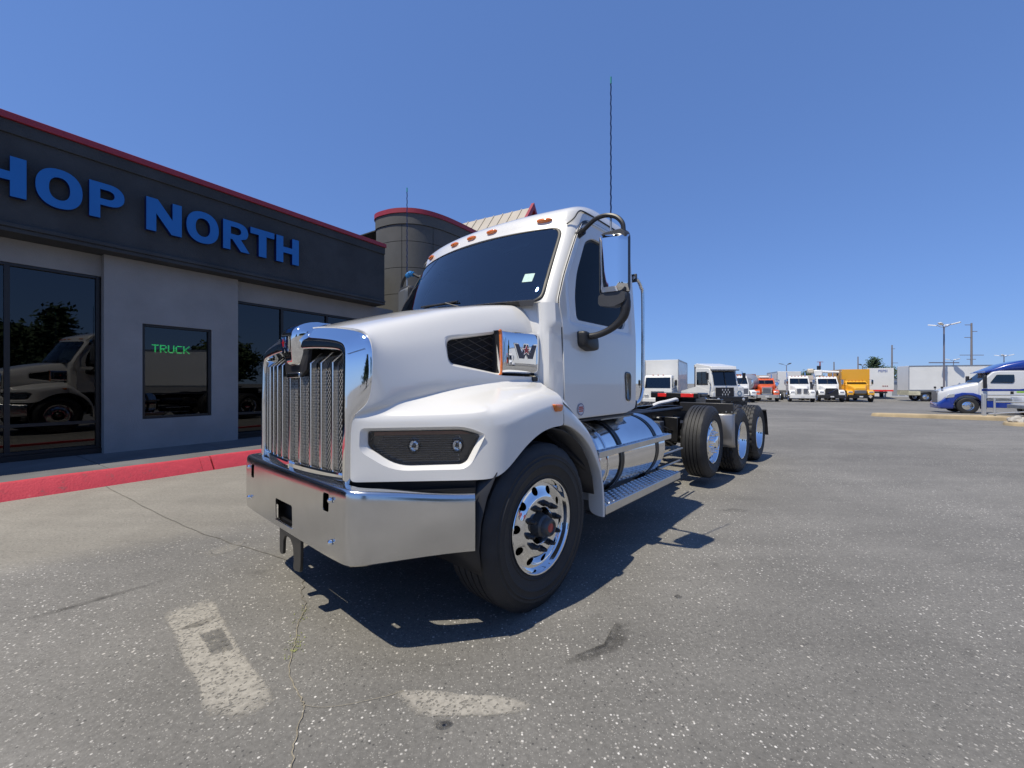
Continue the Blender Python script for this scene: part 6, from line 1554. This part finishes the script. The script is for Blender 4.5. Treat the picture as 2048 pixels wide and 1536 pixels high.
# white pickup-like truck nose at the frame edge
xw, yw = P(2082, 22.5); we = root_at("flatbed_truck", xw, yw, (-.88, .47), "white light truck whose nose enters at the frame edge by the gate", "truck")
loft([ysec(.80,.85,.62,1.12,.1), ysec(.72,.95,.55,1.22,.12), ysec(-.45,.98,.55,1.36,.12)], "hood", GLOSSW, we)
q = MB(); cpw = [(-.40,.55),(-.40,1.34),(-.72,2.10),(-.90,2.18),(-2.2,2.18),(-2.25,.55)]; q.grid([[(p[0], sg*.98, p[1]) for p in cpw] for sg in (-1, 1)], closed_u=True); q.f += [tuple(range(6)), tuple(range(6, 12))]; q.m += [0, 0]; cw_ = q.build("cab", GLOSSW, we, bevel=.05, bseg=3)
windscreen_quad(cw_, -.41, 1.40, -.70, 2.05, .86, .84)
for sg in (1, -1):
    q = MB(); q.add([(p[0], sg*.99, p[1]) for p in ((-.62,1.40),(-1.5,1.40),(-1.5,2.04),(-.85,2.04))], [(0,1,2,3)]); q.build("side_window", BGLASS, cw_, solid=.012)
    lwheel(we, .1, .96, sg, True); lwheel(we, -3.6, .96, sg, True); MB().box(.74, .83, sg*.60, sg*.90, .80, 1.02).build("headlight", LAMP, we, bevel=.02)
    MB().box(-.55, -.45, sg*1.0, sg*1.22, 1.45, 1.70).build("mirror_head", GLOSSW, we, bevel=.03)
MB().box(.76, .90, -.98, .98, .45, .66).build("bumper", STEEL, we, bevel=.03); MB().box(-5.2, -2.3, -1.0, 1.0, .85, 1.0).build("bed", FRAME, we)
# ------------------------------------------------------------------ yard furniture
YC = mat("yellowed_concrete", (0.42, 0.33, 0.20), 0.9, var=0.25, vscale=1.5, bump=.3, bscale=20)
def island(name, pts, h, label):
    P_ = smooth_path([(a, b, 0) for a, b in pts], 6, closed=True); c = sum(P_, Vector())/len(P_)
    rows = [[(c.x + (p.x-c.x)*f, c.y + (p.y-c.y)*f, gz(p.x, p.y) + z_) for p in P_] for f, z_ in ((1.0, -.03), (.995, h*.75), (.985, h), (.5, h*1.02), (.02, h*1.02))]
    return tag(MB().grid(rows, closed_u=True).build(name, YC, None, smooth=True, sharp=50), label, "kerb island")
island("kerb_island", [(17.3,19.6),(18.6,18.5),(20.6,17.6),(23.5,16.4),(26.5,15.3),(27.4,16.6),(24.5,18.2),(21.0,19.5),(18.6,20.3)], .15, "low yellowish concrete kerb island in front of the blue truck")
island("kerb_island", [(17.6,14.3),(19.2,13.7),(22,12.7),(23,13.8),(20,14.8),(18.4,15.2)], .11, "small concrete kerb island with rocks at the frame edge")
ROCK = mat("pale_rock", (0.42,0.40,0.36), 0.9, var=.3, vscale=4, bump=.6, bscale=8)
for (x, y, s, lab) in ((18.75,14.55,.34,"pale pointed boulder, largest of the rocks on the small island"), (18.2,14.75,.24,"darker flat rock at the tip of the small island"), (19.6,14.3,.26,"tan rock against the frame edge on the small island")):
    bm = bmesh.new(); bmesh.ops.create_icosphere(bm, subdivisions=3, radius=1.0)
    for v in bm.verts:
        k = 1 + .35*noise.noise(v.co*1.3 + Vector((x, y, 0))) + .12*noise.noise(v.co*3.7); v.co = Vector((v.co.x*s*k, v.co.y*s*k*.85, max(-.1, v.co.z*s*.75*k)))
    me = bpy.data.meshes.new("rock"); bm.to_mesh(me); bm.free(); me.materials.append(ROCK)
    tag(obj("rock", me, None, (x, y, gz(x, y) + .16)), lab, "rock", "rocks on the small island")
GALV = mat("galvanised_pipe", (0.50,0.52,0.53), 0.45, 0.6)
gx0, gy0 = 20.9, 18.1; ga = root_at("barrier_gate", gx0, gy0, (.93, -.37), "galvanised pipe swing gate on a post at the kerb island", "gate")
MB().box(-.06, .06, -.06, .06, -.05, 1.15).build("gate_post", GALV, ga, bevel=.015)
q = MB(); q.tube([(.35,0,.30),(.35,0,.98)], .035, 8); q.build("hinge_pipe", GALV, ga, smooth=True)
for a, b in (((.12,0,1.10),(7,0,1.16)), ((.35,0,.80),(7,0,.84)), ((.15,0,.26),(7,0,.95))):
    q = MB(); q.tube([a, b], .03, 8); q.build("gate_rail", GALV, ga, smooth=True)
def light_pole(px, d, h, label, arm=1.0, plat=False, heads=4, g=None, hm=None):
    x, y = P(px, d); t = root_at("light_pole", x, y, (1, 0), label, "light pole", g or "yard light poles")
    PM = mat("pole_grey_violet", (0.16,0.15,0.18), 0.6); s = arm
    q = MB(); q.tube([(0,0,0),(0,0,h)], [.14*s,.10*s], 10); q.build("pole", PM, t, smooth=True)
    if plat: MB().box(-1.6, 1.6, -.05, .05, h*.52, h*.52+.10).build("cross_arm", PM, t)
    for k in range(heads):
        a = 2*math.pi*k/heads + .5; c_, s_ = math.cos(a), math.sin(a)
        q = MB(); q.tube(smooth_path([(0,0,h-.05),(c_*.5*s,s_*.5*s,h+.12*s),(c_*.9*s,s_*.9*s,h+.45*s)], 4), .05*s, 6); ar = q.build("lamp_arm", PM, t)
        q = MB(); ring = rrect(-.62*s, .62*s, -.30*s, .30*s, .2*s, 4); ca_, sa_ = c_, s_
        q.grid([[((.9+.55)*s*c_ + (u*ca_ - v*sa_)*f, (.9+.55)*s*s_ + (u*sa_ + v*ca_)*f, h + .45*s + e + .22*u*f) for u, v in ring] for f, e in ((.02,-.06*s),(.95,-.06*s),(1,0),(.85,.10*s),(.02,.14*s))], closed_u=True)
        q.build("lamp_head", hm or GLOSSW, ar, smooth=True)
    return t
light_pole(1888, 44, 8.1, "tall grey yard light pole with white wing-shaped lamps before the long trailer", .62, True)
light_pole(2008, 75, 6.9, "distant yard light above the roof of the blue sleeper truck", .6)
light_pole(1907, 70, 5.9, "distant lamp pole just above the long trailer's roof", .5, False, 3)
light_pole(1573, 95, 6.2, "far triple-lamp pole behind the white truck row", .75, False, 3, hm=mat("lamp_dark", (.08,.09,.10), .6))
light_pole(1725, 95, 6.0, "far double-lamp pole beside the conifer tree", .75, False, 2, hm=mat("lamp_dark", (.08,.09,.10), .6))
def utility_pole(px, d, h, label, arms, m=None):
    x, y = P(px, d); t = root_at("utility_pole", x, y, (1, 0), label, "utility pole", "utility poles")
    m = m or mat("weathered_pole", (0.22,0.20,0.20), 0.9)
    q = MB(); q.tube([(0,0,-.5),(0,0,h)], [.22,.15], 8); q.build("pole", m, t, smooth=True)
    for z_, a, b in arms: MB().box(a, b, -.06, .06, z_-.06, z_+.06).build("cross_arm", m, t)
    return t
utility_pole(1943, 88, 15.0, "tall utility pole with several arms right of the lamp pole", ((14.6,-1.4,0),(13.2,0,1.2),(11.9,-1.5,0),(8.1,-2.5,2.6),(7.2,-1.0,0.9)))
utility_pole(1784, 110, 12.3, "plain tall utility pole between conifer and long trailer", ((11.3,-.2,.8),(7.5,-.2,1.6)))
utility_pole(1716, 130, 10.5, "thin far utility pole left of the conifer", ())
utility_pole(1668, 130, 8.8, "thin far utility pole above the crane truck's roof", ())
rp = utility_pole(1640, 105, 7.6, "reddish far pole with a dark transformer behind the truck row", ((7.5,-.8,.8),), mat("red_mast", (0.32,0.10,0.10), 0.7))
q = MB(); q.tube([(-.3,0,5.4),(-.3,0,6.5)], .45, 10); q.build("transformer", FRAME, rp)
# far low buildings
def far_building(name, px0, px1, d, h, m, rm, label, depth=14, roofh=.5):
    x0, y = P(px0, d); x1, _ = P(px1, d); t = root_at(name, (x0+x1)/2, y, (1, 0), label, "building", "low buildings beyond the lot"); w = (x1-x0)/2
    wl_ = MB().box(-w, w, 0, depth, -.5, h).build("wall", m, t); MB().box(-w-.2, w+.2, -.25, depth+.2, h, h+roofh).build("roof_edge", rm, t)
    return t, w
TERRA = mat("terracotta_wall", (0.40,0.20,0.14), 0.85, var=.1, vscale=.6); TAN = mat("tan_wall", (0.30,0.26,0.22), 0.85, var=.1, vscale=.5); BRN = mat("brown_roof", (0.24,0.20,0.17), 0.85)
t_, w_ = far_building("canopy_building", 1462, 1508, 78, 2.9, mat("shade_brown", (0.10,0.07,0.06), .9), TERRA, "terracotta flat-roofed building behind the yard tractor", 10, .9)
MB().box(w_-1.1, w_+.1, -.35, .0, -.5, 2.9).build("pier", TERRA, t_); MB().box(-w_, -w_+1.0, -.35, 0, -.5, 2.9).build("pier", TERRA, t_)
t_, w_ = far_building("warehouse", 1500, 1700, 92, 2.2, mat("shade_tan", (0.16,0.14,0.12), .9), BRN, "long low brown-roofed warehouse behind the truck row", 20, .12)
q = MB(); q.prism([(-.4,2.32),(9,4.0),(20,2.32)], -w_, w_, 'x'); q.build("pitched_roof", TAN, t_)
t_, w_ = far_building("white_shed", 1780, 1830, 62, 2.6, GLOSSW, STEEL, "low white shed between the lettered trailer and long trailer", 6, .1)
for k in range(3): MB().box(-w_+.3+k*1.1, -w_+1.2+k*1.1, -.02, -.005, .2, 2.2).build("shed_door", mat("shed_door_grey", (.35,.36,.36), .6), t_)
# chain-link strip of dark things at the far edge is left to a low wall
lw = MB().box(P(1790,66)[0], P(2300,66)[0], 66, 66.3, -.8, 1.2).build("boundary_wall", mat("boundary_grey", (0.16,0.16,0.15), .9), None); tag(lw, "low grey boundary wall along the far edge of the lot", "wall")
# ------------------------------------------------------------------ trees
LEAF = mat("conifer_green", (0.028,0.055,0.022), 0.85, var=.5, vscale=1.2); LEAF2 = mat("broadleaf_green", (0.045,0.075,0.025), 0.85, var=.5, vscale=1.2); BARK = mat("bark", (0.07,0.05,0.035), 0.95)
def tree(name, x, y, h, w, kind, label, n=2600, seed=1, sz=1.0):
    rnd = random.Random(seed); t = root_at(name, x, y, (1, 0), label, "tree", "trees around the lot")
    q = MB(); q.tube([(0,0,-.3),(.05,0,h*.4),(0,.05,h*.92)], [w*.10, w*.07, w*.015], 8)
    for k in range(14):
        a = rnd.uniform(0, 6.28); z_ = h*rnd.uniform(.25, .85); L_ = w*.8*(1.05 - z_/h) if kind == 'con' else w*.6
        q.tube([(0,0,z_), (math.cos(a)*L_, math.sin(a)*L_, z_ + (L_*.1 if kind == 'con' else L_*.6))], [w*.03, w*.008], 5)
    q.build("trunk", BARK, t)
    q = MB(); clumps = []
    for k in range(70):
        if kind == 'con':
            z_ = h*(.16 + .84*rnd.random()**1.1); r_ = w*(1.04 - z_/h)**.8*rnd.uniform(.45, 1.0)
        else:
            z_ = h*rnd.uniform(.30, 1.0); r_ = w*math.sqrt(max(.02, 1-((z_/h-.62)/.42)**2))*rnd.uniform(.3, 1.0)
        a = rnd.uniform(0, 6.28); clumps.append((r_*math.cos(a), r_*math.sin(a), z_))
    for k in range(n):
        c = clumps[rnd.randrange(len(clumps))]; s = .26*w*sz; p = Vector((c[0] + rnd.gauss(0, s*.6), c[1] + rnd.gauss(0, s*.6), c[2] + rnd.gauss(0, s*.42)))
        u = Vector((rnd.gauss(0,1), rnd.gauss(0,1), rnd.gauss(0,.6))).normalized(); v = u.orthogonal().normalized(); L_ = w*.075*rnd.uniform(.6, 1.5); W_ = L_*.5
        q.add([p - u*L_, p + v*W_, p + u*L_, p - v*W_], [(0,1,2,3)])
    q.build("crown", LEAF if kind == 'con' else LEAF2, t, recalc=False)
    return t
x, y = P(1747, 110); tree("conifer_tree", x, y, 8.6, 3.3, 'con', "dark bushy conifer rising behind the lettered white trailer", 3200, 3)
x, y = P(1778, 108); tree("leafy_tree", x, y, 6.0, 2.6, 'leaf', "rounded green tree beside the dark conifer", 1800, 5)
x, y = P(1622, 130); tree("leafy_tree", x, y, 5.6, 3.6, 'leaf', "dark distant tree above the white truck row", 1800, 8)
# things across the yard that only the glass and chrome show
for i, (x, y, h, w, k) in enumerate(((40,-15,9,3.2,'con'), (52,-24,8,4.5,'leaf'), (30,-34,12,4.6,'con'), (66,-6,8,5,'leaf'), (10,-44,9,5,'leaf'), (-6,-48,11,5,'con'))):
    tree("conifer_tree" if k == 'con' else "leafy_tree", x, y, h, w, k, ["tall conifer across the yard nearest the road", "wide leafy tree across the yard", "tall conifer at the rear yard corner", "broad leafy tree beyond the yard gate", "leafy tree behind the viewer", "conifer behind the viewer beside the shop"][i], 4200, 20 + i, 1.0)
conv_truck("parked_truck", "white conventional truck parked across the yard", 15.5, -2.5, (-.85, .5), GLOSSW, group="trucks parked across the yard", grille="split")
conv_truck("parked_truck", "orange conventional truck parked across the yard", 13.5, -7.5, (-.8, .6), ORANGE, group="trucks parked across the yard")
x, y = 20.5, 3.2; bt2 = root_at("box_trailer", x, y, (-.3, .95), "white van trailer parked across the yard", "trailer", "trailers across the yard"); box_body(bt2, "trailer_body", -10, 0, 1.3, 1.2, 3.9, GLOSSW, STEEL, 0)
for sg in (1, -1):
    for xx in (-8, -9.2): lwheel(bt2, xx, 1.19, sg)
rb_ = MB().box(56, 57, -44, -14, 0, 4.2).build("red_shed", mat("red_shed_wall", (0.28,0.03,0.03), .8), None); tag(rb_, "long red shed at the rear of the yard", "building")
